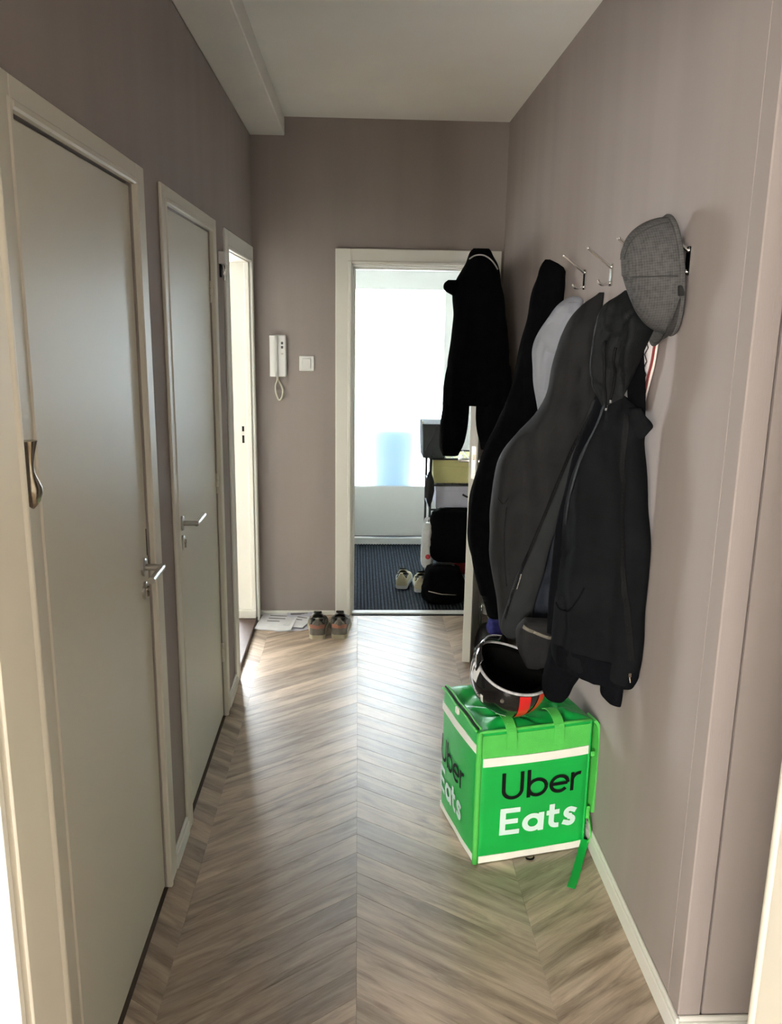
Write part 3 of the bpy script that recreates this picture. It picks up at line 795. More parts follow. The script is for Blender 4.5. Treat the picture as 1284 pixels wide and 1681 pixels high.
class Drape:
    """a hanging cloth piece: a closed loft of horizontal slices (height, left, right) in a vertical plane"""
    def __init__(s, key, front=0.05, back=0.03, folds=(), crumple=0.004, seed=1, xmax=0.783, nr=64, ns=44, hem=0.85, top=0.12, off=0.0, ymax=99, edge=0.006):
        s.edge = edge
        P0, P1, rows = ROWS[key]
        s.P0 = Vector((P0[0], P0[1])); u = Vector((P1[0], P1[1])) - s.P0
        s.U = u.normalized()
        s.N = Vector((s.U.y, -s.U.x))
        if s.N.y > 0: s.N = -s.N
        s.rows, s.f, s.b, s.folds, s.cr, s.seed = rows, front, back, folds, crumple, seed
        s.xmax, s.nr, s.ns, s.hem, s.top, s.off, s.ymax = xmax, nr, ns, hem, top, off, ymax
        s.z0, s.z1 = rows[0][0], rows[-1][0]
    def row(s, z):
        R_ = s.rows
        z = max(min(z, s.z0), s.z1)
        for i in range(len(R_) - 1):
            if R_[i + 1][0] <= z <= R_[i][0] + 1e-9:
                break
        a, b, c, d = R_[max(i - 1, 0)], R_[i], R_[i + 1], R_[min(i + 2, len(R_) - 1)]
        t = (b[0] - z) / max(b[0] - c[0], 1e-6)
        o = []
        for k in (1, 2):
            m0 = (c[k] - a[k]) / max(a[0] - c[0], 1e-6) * (b[0] - c[0])
            m1 = (d[k] - b[k]) / max(b[0] - d[0], 1e-6) * (b[0] - c[0])
            o.append((2 * t ** 3 - 3 * t * t + 1) * b[k] + (t ** 3 - 2 * t * t + t) * m0 + (-2 * t ** 3 + 3 * t * t) * c[k] + (t ** 3 - t * t) * m1)
        w_ = min(1.0, (o[1] - o[0]) / 0.12) * s.edge
        o[0] += w_ * noise.noise((z * 11, s.seed * 2.3, 0.5))
        o[1] += w_ * noise.noise((z * 11, s.seed * 2.3, 7.5))
        return o[0], max(o[1], o[0] + 0.004)
    def dep(s, z, hw):
        h = s.z0 - s.z1
        q = min(1.0, ((s.z0 - z) / (s.top * h + 1e-6))) if s.top > 0 else 1
        e = sqrt(max(0.0, 1 - (1 - q) ** 2)) * 0.9 + 0.1
        q2 = min(1.0, (z - s.z1) / (0.04 * h + 1e-6))
        e *= s.hem + (1 - s.hem) * sqrt(max(0, 1 - (1 - q2) ** 2))
        return e * min(1.0, hw / 0.07)
    def fold(s, u, z):
        t = 0.0
        wob = 0.022 * noise.noise((u * 2.1, z * 2.6, s.seed * 7.3))
        for (amp, fr, sl, ph) in s.folds:
            x = sin(2 * pi * (fr * (u + wob) + sl * z + ph))
            t += amp * (0.4 * x + 0.6 * (2 * abs(sin(pi * (fr * (u + wob) + sl * z + ph))) ** 0.6 - 1))
        t += s.cr * noise.fractal((u * 9, z * 6, s.seed * 3.1), 1.0, 2.0, 3)
        q = noise.noise((u * 13 + 4 * z, z * 9 - 3 * u, s.seed * 1.7))
        t -= 0.55 * s.cr * max(0.0, 1 - abs(q) * 7)
        return t
    def vfront(s, u, z):
        l, r_ = s.row(z)
        uc, hw = (l + r_) / 2, (r_ - l) / 2
        x = max(-1, min(1, (u - uc) / hw))
        c = abs(x) ** (1 / 0.8)
        sn = sqrt(max(0, 1 - c * c))
        d = s.dep(z, hw)
        return s.off + s.f * d * sn ** 0.9 + sn ** 0.6 * s.fold(u, z) * min(1, d * 1.5)
    def pos(s, u, v, z):
        p = s.P0 + s.U * u + s.N * v
        return Vector((min(p.x, s.xmax), min(p.y, s.ymax), z))
    def front(s, u, z, lift=0.002):
        return s.pos(u, s.vfront(u, z) + lift, z)
    def build(s, name, m, parent):
        rings = []
        for i in range(s.nr):
            t = i / (s.nr - 1)
            t = t * 0.7 + 0.3 * (0.5 - 0.5 * cos(pi * t))
            z = s.z0 + (s.z1 - s.z0) * t
            l, r_ = s.row(z)
            uc, hw = (l + r_) / 2, (r_ - l) / 2
            d = s.dep(z, hw)
            ring = []
            for j in range(s.ns):
                a = 2 * pi * j / s.ns
                c, sn = cos(a), sin(a)
                u = uc + hw * math.copysign(abs(c) ** 0.8, c)
                zz = z
                if sn >= 0:
                    v = s.f * d * sn ** 0.9 + sn ** 0.6 * s.fold(u, z) * min(1, d * 1.5)
                else:
                    v = -s.b * d * abs(sn) ** 0.9
                if i > s.nr - 4:
                    zz += 0.006 * noise.noise((u * 14, s.seed, 0.3))
                ring.append(s.pos(u, v + s.off, zz))
            rings.append(ring)
        mb = MB().loft(rings)
        s.obj = mb.build(name, m, parent, True, recalc=True)
        return s
    def ribbon(s, name, m, parent, path, width, thick=0.003, lift=0.0, dash=None):
        mb = MB()
        pts = smoothpath([(p[0], p[1], 0) for p in path], 6)
        rings = []
        for i, p in enumerate(pts):
            t = (pts[min(i + 1, len(pts) - 1)] - pts[max(i - 1, 0)]).normalized()
            nx, nz = -t.y, t.x
            ring = []
            for k, lf_ in ((-1, -0.003), (-0.8, thick), (0.8, thick), (1, -0.003)):
                ring.append(s.front(p.x + nx * k * width / 2, p.y + nz * k * width / 2, lf_ + lift))
            rings.append(ring)
        mb.loft(rings)
        return mb.build(name, m, parent, False)
    def teeth(s, name, m, parent, path, pitch=0.006, size=0.003, lift=0.004):
        mb = MB()
        pts = smoothpath([(p[0], p[1], 0) for p in path], 8)
        acc = 0
        for i in range(len(pts) - 1):
            seg = (pts[i + 1] - pts[i]).length
            while acc < seg:
                q = pts[i].lerp(pts[i + 1], acc / seg)
                c = s.front(q.x, q.y, lift)
                mb.box(c.x - size, c.x + size, c.y - size, c.y + size, c.z - pitch * 0.3, c.z + pitch * 0.3)
                acc += pitch
            acc -= seg
        return mb.build(name, m, parent)
    def cordtube(s, name, m, parent, path, r=0.003, lift=0.004):
        return MB().tube([s.front(p.x, p.y, lift) for p in smoothpath([(p[0], p[1], 0) for p in path], 5)], r, 8).build(name, m, parent, True)

# -------- black jacket hung over the top corner of the open inner door
g = thing('jacket', 'black jacket with pale collar piping hung over the open door corner', 'jacket', (0.56, 3.86, 0.95))
def under(root):
    # garment pieces are modelled in room coordinates: cancel the root's offset
    for ch in root.children:
        ch.location = (-root.location.x, -root.location.y, -root.location.z)
jb = Drape('door_body', 0.075, 0.045, [(0.010, 7, 0.25, 0.1), (0.006, 13, -0.4, 0.4)], 0.008, 3, xmax=0.80).build('body', 'black', g)
Drape('door_left', 0.05, 0.03, [(0.008, 14, 0.2, 0.0)], 0.006, 4, off=0.01).build('front_panel', 'black', g)
Drape('door_right', 0.05, 0.03, [(0.008, 12, 0.3, 0.3)], 0.006, 5, off=0.01).build('front_panel', 'black', g)
Drape('door_cuff', 0.03, 0.03, [(0.003, 25, 0, 0)], 0.004, 6, nr=24, ns=24, hem=0.4, off=0.03).build('cuff', 'black', g)
jb.cordtube('collar_piping', 'trim', g, ROWS['door_trim'], 0.0032, 0.003)
under(g)

# -------- coat hooks
def hook_at(y, label, k=1.0):
    r = thing('coat_hook', label, 'hook', (XR, y, 1.85), group='chrome coat hooks along the right wall')
    m = MB().box(-0.006, 0.0, -0.013, 0.013, -0.034, 0.034, 0.002)
    m.build('back_plate', 'chrome', r)
    m = MB()
    m.tube(smoothpath([(-0.004, 0, 0.022), (-0.010, 0, 0.026), (-0.045 * k, 0, 0.022 + 0.030 * k), (-0.080 * k, 0, 0.022 + 0.056 * k)], 4), 0.0048, 10)
    m.lathe([(0.0010, -0.0055), (0.0045, -0.003), (0.0055, 0.0), (0.0045, 0.003), (0.001, 0.0055)], 10, (-0.080 * k, 0, 0.022 + 0.056 * k))
    m.build('upper_prong', 'chrome', r, True, 50)
    m = MB()
    m.tube(smoothpath([(-0.004, 0, -0.024), (-0.020, 0, -0.029), (-0.036, 0, -0.027), (-0.044, 0, -0.016)], 4), 0.0046, 10)
    m.build('lower_prong', 'chrome', r, True, 50)
    return r
for y, lb in ((3.27, 'chrome coat hook holding the long black coat'), (2.965, 'bare chrome coat hook second from the far end'),
              (2.655, 'bare chrome coat hook above the grey jacket'), (2.345, 'chrome coat hook half hidden behind the grey cap'),
              (2.035, 'chrome coat hook nearest the viewer, holding the cap')):
    hook_at(y, lb, 0.72 if y < 2.1 else 1.0)

# -------- long black coat
g = thing('coat', 'long plain black coat hanging farthest along the hooks', 'coat', (0.65, 3.22, 0.6))
Drape('black_body', 0.07, 0.05, [(0.012, 6, 0.35, 0.2), (0.006, 11, -0.2, 0.7)], 0.008, 11, nr=72).build('body', 'black', g)
Drape('black_sleeve', 0.05, 0.03, [(0.005, 12, 0.8, 0.2)], 0.010, 12, off=0.035, hem=0.9).build('sleeve', 'black', g)
under(g)

# -------- pale grey sweatshirt
g = thing('sweatshirt', 'light grey cotton sweatshirt hanging between black coat and grey jacket', 'sweatshirt', (0.70, 2.98, 1.2))
Drape('pale_body', 0.05, 0.035, [(0.006, 10, 0.5, 0.1), (0.013, 1.5, 6.5, 0.5)], 0.024, 14, edge=0.010).build('body', 'pale', g)
Drape('pale_sleeve', 0.035, 0.03, [(0.010, 1.5, 8.0, 0.2), (0.004, 14, 0.5, 0)], 0.020, 15, off=0.025, edge=0.010).build('sleeve', 'pale', g)
under(g)

# -------- charcoal grey jacket
g = thing('jacket', 'charcoal grey zip jacket hanging open above the helmet', 'jacket', (0.62, 2.66, 0.65))
gb = Drape('grey_body', 0.075, 0.06, [(0.016, 5.2, 0.65, 0.15), (0.008, 10.5, 0.2, 0.55), (0.006, 3, -1.6, 0.2)], 0.016, 21, nr=84, ns=56).build('body', 'grey', g)
gf = Drape('grey_flap', 0.022, 0.014, [(0.003, 10, 1.0, 0.3)], 0.005, 22, nr=64, ns=28, off=0.022).build('front_flap', 'placket', g)
Drape('grey_lining', 0.020, 0.010, [(0.006, 15, 0.8, 0.2), (0.004, 7, 3, 0.4)], 0.010, 23, nr=48, ns=32, off=-0.02).build('lining', 'lining', g)
gc = Drape('grey_cuff', 0.05, 0.03, [(0.005, 11, 0.6, 0.3)], 0.007, 25, nr=28, ns=32, hem=0.8).build('cuff', 'grey', g)
gf.ribbon('zip_tape', 'tape', g, ROWS['grey_zip'], 0.010, 0.002)
gf.teeth('zip_teeth', 'greydark', g, ROWS['grey_zip'], 0.012, 0.0011, 0.003)['kind'] = 'stuff'
p0, p1 = ROWS['grey_pull']
gf.cordtube('zip_pull', 'chrome', g, [p0, ((p0[0] + p1[0]) / 2, (p0[1] + p1[1]) / 2), p1], 0.0022, 0.005)
gb.cordtube('seam', 'greydark', g, ROWS['grey_seam'], 0.0018, 0.0006)
gb.cordtube('dart', 'greydark', g, ROWS['grey_dart'], 0.0020, 0.0006)
# khaki edge above the cuff
u0 = [(gc.row(gc.z0 - 0.012)[0] + 0.004, gc.z0 - 0.020), ((gc.row(gc.z0 - 0.03)[0] + gc.row(gc.z0 - 0.03)[1]) / 2, gc.z0 - 0.036), (gc.row(gc.z0 - 0.05)[1] - 0.006, gc.z0 - 0.056)]
gc.ribbon('cuff_edge', 'khaki', g, u0, 0.012, 0.003)
under(g)

# -------- blue-black zip hoodie
g = thing('hoodie', 'blue-black zip hoodie with ribbed cuffs hanging nearest the viewer', 'hoodie', (0.68, 2.24, 0.65))
eb = Drape('dark_body', 0.045, 0.05, [(0.011, 6.5, 0.25, 0.35), (0.006, 13, -0.15, 0.1), (0.003, 3, 2.0, 0.2)], 0.010, 31, nr=90, ns=60, hem=0.5).build('body', 'navy', g)
Drape('dark_inner_panel', 0.02, 0.015, [(0.003, 14, 0.6, 0.1)], 0.004, 36, nr=32, ns=28, off=-0.012).build('inner_panel', 'black', g)
Drape('dark_hem', 0.047, 0.05, [(0.004, 30, 0, 0.35)], 0.004, 37, nr=24, ns=60, hem=0.9, top=0.02, off=0.005).build('hem_band', 'navyrib', g)
eh = Drape('dark_hood', 0.050, 0.03, [(0.016, 11, 0.7, 0.1), (0.009, 21, -1.3, 0.6)], 0.022, 24, nr=56, ns=64, off=0.012).build('hood', 'greydark', g)
Drape('dark_collar', 0.035, 0.02, [(0.004, 20, 1, 0.1)], 0.004, 32, nr=24, ns=28, hem=0.5, off=0.02).build('collar', 'navy', g)
Drape('dark_sleeve_far', 0.040, 0.035, [(0.004, 14, 0.8, 0.2)], 0.005, 33, nr=32, ns=32, hem=0.85, off=-0.012).build('sleeve', 'navyrib', g)
Drape('dark_sleeve_near', 0.034, 0.03, [(0.004, 14, 0.8, 0.2)], 0.005, 34, nr=32, ns=32, hem=0.85, off=-0.012).build('sleeve', 'navyrib', g)
Drape('dark_inner', 0.030, 0.02, [(0.005, 14, 0.8, 0.2)], 0.008, 35, nr=48, ns=32, off=0.004).build('folded_edge', 'navyrib', g)
eb.ribbon('zip_tape', 'tape', g, ROWS['dark_zip'], 0.016, 0.002)
eb.teeth('zip_teeth', 'greydark', g, ROWS['dark_zip'], 0.010, 0.0010, 0.0032)['kind'] = 'stuff'
eb.ribbon('zip_tape', 'tape', g, ROWS['dark_zip_b'], 0.012, 0.002)
eb.cordtube('pocket_edge', 'navyrib', g, ROWS['dark_pocket'], 0.0028, 0.0008)
eh.cordtube('drawstring', 'tape', g, ROWS['dark_cord_a'], 0.0035, 0.005)
eh.cordtube('drawstring', 'tape', g, ROWS['dark_cord_b'], 0.0035, 0.005)
zb = ROWS['dark_zip'][-1]
q = eb.front(zb[0], zb[1], 0.004)
pl = MB()
pl.box(q.x - 0.004, q.x + 0.004, q.y - 0.003, q.y + 0.003, q.z - 0.046, q.z - 0.034, 0.001)
pl.tube([(q.x, q.y, q.z - 0.045), (q.x + 0.003, q.y, q.z - 0.062)], 0.0022, 8)
pl.build('zip_pull', 'oldsilver', g)
for q_ in (ROWS['dark_cord_a'][-1], ROWS['dark_cord_b'][-1]):
    c = eh.front(q_[0], q_[1], 0.004)
    MB().tube([(c.x, c.y, c.z + 0.006), (c.x, c.y, c.z - 0.008)], 0.0034, 8).build('cord_tip', 'button', g, True, 40)
under(g)

# -------- printed pouch behind the cap
ROWS['pouch'] = ((0.772, 2.42), (0.774, 2.10), [(1.80, 0.10, 0.255), (1.72, 0.09, 0.275), (1.66, 0.09, 0.262), (1.60, 0.09, 0.246), (1.55, 0.09, 0.225), (1.505, 0.10, 0.205), (1.47, 0.12, 0.19)])
g = thing('cloth_pouch', 'white cotton pouch with red edge and zigzag print behind the cap', 'pouch', (0.773, 2.22, 1.47))
pc = Drape('pouch', 0.012, 0.006, [(0.001, 9, 0.4, 0)], 0.001, 41, nr=40, ns=28, xmax=0.786).build('body', 'pouch', g)
ed = [(pc.row(z)[1] - 0.007, z) for z in (1.715, 1.68, 1.64, 1.60, 1.55, 1.50, 1.475)]
pc.ribbon('red_edge', 'red', g, ed, 0.008, 0.002)
zz = [(0.222 if i % 2 else 0.205, 1.66 - i * 0.018) for i in range(9)]
mbz = MB()
for i in range(len(zz) - 1):
    mbz.tube([pc.front(zz[i][0] - 0.012 * i / 9, zz[i][1], 0.0008), pc.front(zz[i + 1][0] - 0.012 * (i + 1) / 9, zz[i + 1][1], 0.0008)], 0.0017, 6)
mbz.build('zigzag_print', 'brown', g)
under(g)

# -------- grey checked flat cap
g = thing('flat_cap', 'grey checked wool cap hanging on the nearest coat hook', 'cap', (0.754, 2.076, 1.812))
g.rotation_euler = (0, radians(-7), 0)
NT, NP = 44, 22
def cap_pt(th, ps, k=1.0):
    # th round the rim (0 = towards the viewer side, 90 = up), ps from rim (0) to crown (1)
    ry, rz = 0.090, 0.134
    c, s_ = cos(th), sin(th)
    drop = 1.0 + (0.06 if s_ > 0 else 0.0) * s_
    a = ps * pi / 2
    h = 0.102 * (1.0 + 0.12 * s_)
    rr = cos(a) ** 0.62 if ps < 1 else 0.0
    y = ry * c * rr * k
    z = rz * s_ * drop * rr * k + 0.030 * sin(a) * 0.35
    x = -h * sin(a) ** 1.15 * k if ps > 0 else 0.0
    wr = 0.004 * noise.noise((y * 16, z * 12, 2.2))
    return (x - wr, y + wr, z)
rings = [[cap_pt(2 * pi * j / NT, i / NP) for j in range(NT)] for i in range(NP)] + [[cap_pt(2 * pi * j / NT, 0.995) for j in range(NT)]]
MB().loft(rings, cap=False).add(rings[-1], [tuple(range(NT))]).build('crown', M['tweed'], g, True, recalc=True)
inner = [[cap_pt(2 * pi * j / NT, i / NP, 0.955) for j in range(NT)] for i in range(NP)] + [[cap_pt(2 * pi * j / NT, 0.995, 0.955) for j in range(NT)]]
MB().loft(inner, cap=False).add(inner[-1], [tuple(range(NT))]).build('lining', 'clothblack', g, True)
MB().tube([(0.002, 0.090 * cos(2 * pi * j / 40), 0.134 * sin(2 * pi * j / 40) * (1.06 if sin(2 * pi * j / 40) > 0 else 1)) for j in range(40)], 0.0065, 8, closed=True).build('band', M['tweed'], g, True)
# peak: a curved crescent at the lower end
top, bot = [], []
for i in range(21):
    t = -1 + 2 * i / 20
    a = radians(-90 + 68 * t)
    base = Vector((0.0, 0.090 * cos(a), 0.134 * sin(a)))
    outw = Vector((-0.012 - 0.030 * (1 - t * t), 0.018 * t, -0.026 * (1 - t * t) ** 0.8))
    top.append((base, base + outw))
pk = MB()
rings = []
for (a, b) in top:
    md = (a + b) / 2 + Vector((-0.010, 0, -0.002))
    rings.append([a + Vector((-0.003, 0, 0)), md + Vector((-0.003, 0, 0)), b, md + Vector((0.004, 0, 0)), a + Vector((0.003, 0, 0))])
pk.loft(rings).build('peak', M['tweed'], g, True, 50)
for k, a in ((0, 62), (1, 118), (2, -90), (3, 180)):
    MB().tube([Vector(cap_pt(radians(a), i / 16)) * 1.004 for i in range(1, 15)], 0.0015, 6).build('seam', 'clothgrey', g, True)
MB().box(-0.010, 0.004, -0.094, -0.086, -0.045, -0.020, 0.002).build('buckle', 'dark', g)

# ---------------------------------------------------------------- delivery bag
BW, BD, BH = 0.390, 0.343, 0.458
rz = atan2(0.088, 0.380)
bag = thing('delivery_backpack', 'bright green cube-shaped insulated delivery backpack standing on the floor', 'backpack', (0.382, 2.340, 0.0), rz)
def bulge_f(x, z): return 0.011 * sin(pi * min(max(x / BW, 0), 1)) ** 0.8 * sin(pi * min(max(z / BH, 0), 1)) ** 0.7 + 0.0016 * noise.noise((x * 14, z * 14, 4.0))
def bulge_s(y, z): return 0.010 * sin(pi * min(max(y / BD, 0), 1)) ** 0.8 * sin(pi * min(max(z / BH, 0), 1)) ** 0.7 + 0.0016 * noise.noise((y * 14, z * 14, 9.0))
loop = []
nn = 14
for i in range(nn): loop.append((i / nn * BW, 0, 0, -1))
for i in range(nn): loop.append((BW, i / nn * BD, 1, 0))
for i in range(nn): loop.append((BW - i / nn * BW, BD, 0, 1))
for i in range(nn): loop.append((0, BD - i / nn * BD, -1, 0))
def bagpt(x, y, nx, ny, z):
    r = 0.016
    px = min(max(x, r), BW - r); py = min(max(y, r), BD - r)
    d = Vector((x - px, y - py))
    if d.length > r: d = d.normalized() * r
    bx = bulge_f(x, z) if ny else bulge_s(y, z)
    return (px + d.x + nx * bx, py + d.y + ny * bx, z)
fine = []
for (x, y, nx, ny), nxt in zip(loop, loop[1:] + loop[:1]):
    for t in (0, 0.5):
        fine.append((x + (nxt[0] - x) * t, y + (nxt[1] - y) * t, nx, ny))
zs = [0.0] + [BH * (i / 18) for i in range(1, 19)]
rings = [[bagpt(x, y, nx, ny, max(z, 0.002)) for (x, y, nx, ny) in fine] for z in zs]
MB().loft(rings).build('body', 'green', bag, True, 60)
# crumpled lid panel
N = 44
gv, gf_ = [], []
for i in range(N + 1):
    for j in range(N + 1):
        x, y = BW * i / N, BD * j / N
        e = min(i, N - i, j, N - j) / 6.0
        e = min(1.0, e)
        w_ = 0.020 * noise.noise((x * 9 + 3 * y, y * 16, 1.7)) - 0.016 * max(0, 1 - abs(noise.noise((x * 11 + 5 * y, y * 9, 7.7))) * 6) + 0.004 * noise.noise((x * 30, y * 26, 5.2))
        z = BH + 0.004 + e * (0.012 + w_)
        ins = 0.003
        gv.append((min(max(x, ins), BW - ins), min(max(y, ins), BD - ins), z))
for i in range(N):
    for j in range(N):
        a = i * (N + 1) + j
        gf_.append((a, a + N + 1, a + N + 2, a + 1))
base = len(gv)
per = [i * (N + 1) for i in range(N + 1)] + [N * (N + 1) + j for j in range(1, N + 1)] + [i * (N + 1) + N for i in range(N - 1, -1, -1)] + [j for j in range(N - 1, 0, -1)]
for k in per:
    gv.append((gv[k][0], gv[k][1], BH - 0.012))
for k in range(len(per)):
    k2 = (k + 1) % len(per)
    gf_.append((per[k], per[k2], base + k2, base + k))
lid = MB().add(gv, gf_).build('lid', 'greenlid', bag, True, 50)
# piping, bands and tape
MB().tube([(0.004, 0.004, 0.003 + i * BH / 10) for i in range(11)], 0.0095, 10).build('corner_piping', 'lime', bag, True)
MB().tube([(BW - 0.004, 0.004, 0.003 + i * BH / 10) for i in range(11)], 0.005, 10).build('corner_piping', 'green', bag, True)
MB().tube([(x, 0.003, BH + 0.003) for x in (0.004, 0.1, 0.2, 0.3, BW - 0.004)], 0.005, 8).build('lid_piping', 'lime', bag, True)
def front_patch(x0, x1, z0, z1, lift, n=16, m=4, slope=0.0):
    mb = MB()
    v, f = [], []
    for i in range(n + 1):
        x = x0 + (x1 - x0) * i / n
        for j in range(m + 1):
            z = z0 + (z1 - z0) * j / m
            v.append((x, -bulge_f(x, z) - lift, z))
    for i in range(n):
        for j in range(m):
            a = i * (m + 1) + j
            f.append((a, a + m + 1, a + m + 2, a + 1))
    k = len(v)
    per_ = [i * (m + 1) for i in range(n + 1)] + [n * (m + 1) + j for j in range(1, m + 1)] + [i * (m + 1) + m for i in range(n - 1, -1, -1)] + [j for j in range(m - 1, 0, -1)]
    for q in per_: v.append((v[q][0], v[q][1] + lift + 0.002, v[q][2]))
    for q in range(len(per_)):
        f.append((per_[q], per_[(q + 1) % len(per_)], k + (q + 1) % len(per_), k + q))
    return mb.add(v, f)
def side_patch(y0, y1, z0, z1, lift):
    mb = front_patch(0, 1, 0, 1, 0, 16, 4)
    v = []
    for i in range(17):
        y = y0 + (y1 - y0) * i / 16
        for j in range(5):
            z = z0 + (z1 - z0) * j / 4
            v.append((-bulge_s(y, z) - lift, y, z))
    n, m = 16, 4
    per_ = [i * (m + 1) for i in range(n + 1)] + [n * (m + 1) + j for j in range(1, m + 1)] + [i * (m + 1) + m for i in range(n - 1, -1, -1)] + [j for j in range(m - 1, 0, -1)]
    for q in per_: v.append((v[q][0] + lift + 0.002, v[q][1], v[q][2]))
    o = MB()
    return o.add(v, mb.f)
front_patch(0.012, BW - 0.008, 0.376, 0.450, 0.0018).build('front_band', 'lime', bag)
front_patch(0.016, BW - 0.010, 0.345, 0.374, 0.0028).build('reflective_stripe', 'reflect', bag)
front_patch(0.014, BW - 0.014, 0.004, 0.029, 0.0022).build('reflective_stripe', 'reflect', bag)
side_patch(0.012, BD - 0.006, 0.386, 0.414, 0.0024).build('reflective_stripe', 'reflect', bag)
side_patch(0.012, BD - 0.006, 0.006, 0.028, 0.0022).build('reflective_stripe', 'reflect', bag)
# zip along the left edge of the lid
zp = MB().tube([(-0.004 - 0.002 * sin(y * 40), y, BH + 0.006) for y in [0.01 + i * (BD - 0.02) / 20 for i in range(21)]], 0.0042, 8).build('zip', 'lime', bag, True)
MB().tube([(0.010 - 0.002 * sin(y * 40), y, BH + 0.013) for y in [0.01 + i * (BD - 0.02) / 20 for i in range(21)]], 0.0042, 8).build('zip_edge', 'lime', zp, True)
MB().tube([(0.003, 0.012 + i * (BD - 0.024) / 20, BH + 0.012) for i in range(21)], 0.003, 6).build('zip_teeth', 'printblack', zp, True)
MB().box(-0.014, -0.006, 0.160, 0.184, BH - 0.012, BH + 0.010, 0.002).build('zip_pull', 'reflect', zp)
# two webbing loops from the band over the lid
for xc in (0.105, 0.268):
    rings = []
    for (y, z) in smoothpath([(-0.014, 0.400, 0), (-0.012, 0.450, 0), (0.004, BH + 0.014, 0), (0.03, BH + 0.026, 0), (0.06, BH + 0.027, 0), (0.085, BH + 0.016, 0)], 4) and [(p.x, p.y) for p in smoothpath([(-0.014, 0.400, 0), (-0.012, 0.450, 0), (0.004, BH + 0.014, 0), (0.03, BH + 0.026, 0), (0.06, BH + 0.027, 0), (0.085, BH + 0.016, 0)], 4)]:
        rings.append([(xc - 0.017, y, z), (xc + 0.017, y, z), (xc + 0.017, y + 0.002, z + 0.002), (xc - 0.017, y + 0.002, z + 0.002)])
    MB().loft(rings).build('carry_loop', 'lime', bag)
# lettering drawn as strokes
def arc(cx, cy, r, a0_, a1_, n=18):
    return [(cx + r * cos(radians(a0_ + (a1_ - a0_) * i / n)), cy + r * sin(radians(a0_ + (a1_ - a0_) * i / n))) for i in range(n + 1)]
def stroke(path, w):
    P = [Vector(p) for p in path]
    Lf, Rt = [], []
    for i in range(len(P)):
        a = (P[i] - P[i - 1]).normalized() if i > 0 else None
        b_ = (P[i + 1] - P[i]).normalized() if i < len(P) - 1 else None
        if a is None: a = b_
        if b_ is None: b_ = a
        t = (a + b_).normalized() if (a + b_).length > 1e-6 else a
        n_ = Vector((-t.y, t.x))
        k = 1 / max(0.4, n_.dot(Vector((-a.y, a.x))))
        Lf.append(P[i] + n_ * w / 2 * k); Rt.append(P[i] - n_ * w / 2 * k)
    return Lf, Rt
def lin(*pts):
    out = []
    for a, b_ in zip(pts, pts[1:]):
        for i in range(5):
            out.append((a[0] + (b_[0] - a[0]) * i / 5, a[1] + (b_[1] - a[1]) * i / 5))
    return out + [pts[-1]]
def word_u():
    S, x = [], 0
    S.append([(x + p, q) for p, q in lin((0.06, 1), (0.06, 0.37))[:-1] + arc(0.35, 0.35, 0.29, 180, 360) + lin((0.64, 0.37), (0.64, 1))[1:]]); x += 0.80
    S.append([(x + p, q) for p, q in lin((0.06, 1.02), (0.06, 0.0))]); S.append([(x + p, q) for p, q in arc(0.35, 0.345, 0.29, 0, 360, 36)]); x += 0.74
    S.append([(x + p, q) for p, q in lin((0.06, 0.345), (0.62, 0.345))]); S.append([(x + p, q) for p, q in arc(0.345, 0.345, 0.285, 0, 318, 32)]); x += 0.72
    S.append([(x + p, q) for p, q in lin((0.06, 0.69), (0.06, 0.0))]); S.append([(x + p, q) for p, q in arc(0.30, 0.39, 0.24, 175, 78, 10)]); x += 0.36
    return S, 0.118, x
def word_e():
    S, x = [], 0
    S.append(lin((0.10, 0.0), (0.10, 1.0)))
    for yy, xe in ((0.09, 0.64), (0.50, 0.58), (0.91, 0.64)): S.append(lin((0.02, yy), (xe, yy)))
    x += 0.74
    S.append([(x + p, q) for p, q in arc(0.33, 0.345, 0.255, 0, 360, 36)]); S.append([(x + p, q) for p, q in lin((0.60, 0.69), (0.60, 0.0))]); x += 0.77
    S.append([(x + p, q) for p, q in lin((0.17, 0.92), (0.17, 0.26))[:-1] + arc(0.34, 0.26, 0.17, 180, 270, 8) + [(0.43, 0.09)]]); S.append([(x + p, q) for p, q in lin((0.0, 0.61), (0.43, 0.61))]); x += 0.50
    S.append([(x + p, q) for p, q in [(0.50, 0.53)] + arc(0.29, 0.495, 0.125, 45, 270, 14)[1:] + arc(0.29, 0.20, 0.12, 85, -135, 14) + [(0.06, 0.17)]]); x += 0.54
    return S, 0.18, x
def lettering(word, width, height, place, name, m, label):
    S, wd, tot = word()
    k = width / tot
    mb = MB()
    for path in S:
        Lf, Rt = stroke(path, wd)
        v, f = [], []
        for a, b_ in zip(Lf, Rt):
            for p in (a, b_):
                v.append(place(p.x * k, p.y * height))
        for i in range(len(Lf) - 1):
            f.append((2 * i, 2 * i + 1, 2 * i + 3, 2 * i + 2))
        mb.add(v, f)
    o = mb.build(name, m, bag, recalc=False)
    o['label'] = label
    return o
def pf(x0, z0):
    return lambda x, z: (x0 + x, -bulge_f(x0 + x, z0 + z) - 0.0030, z0 + z)
def ps(y0, z0):
    return lambda x, z: (-bulge_s(y0 - x, z0 + z) - 0.0030, y0 - x, z0 + z)
lettering(word_u, 0.278, 0.094, pf(0.080, 0.224), 'lettering', 'printblack', 'black lettering Uber on the front')
lettering(word_e, 0.274, 0.096, pf(0.078, 0.098), 'lettering', 'printwhite', 'pale lettering Eats on the front')
lettering(word_u, 0.236, 0.094, ps(BD - 0.016, 0.206), 'lettering', 'printblack', 'black lettering Uber on the left side')
lettering(word_e, 0.228, 0.096, ps(BD - 0.010, 0.086), 'lettering', 'printwhite', 'pale lettering Eats on the left side')
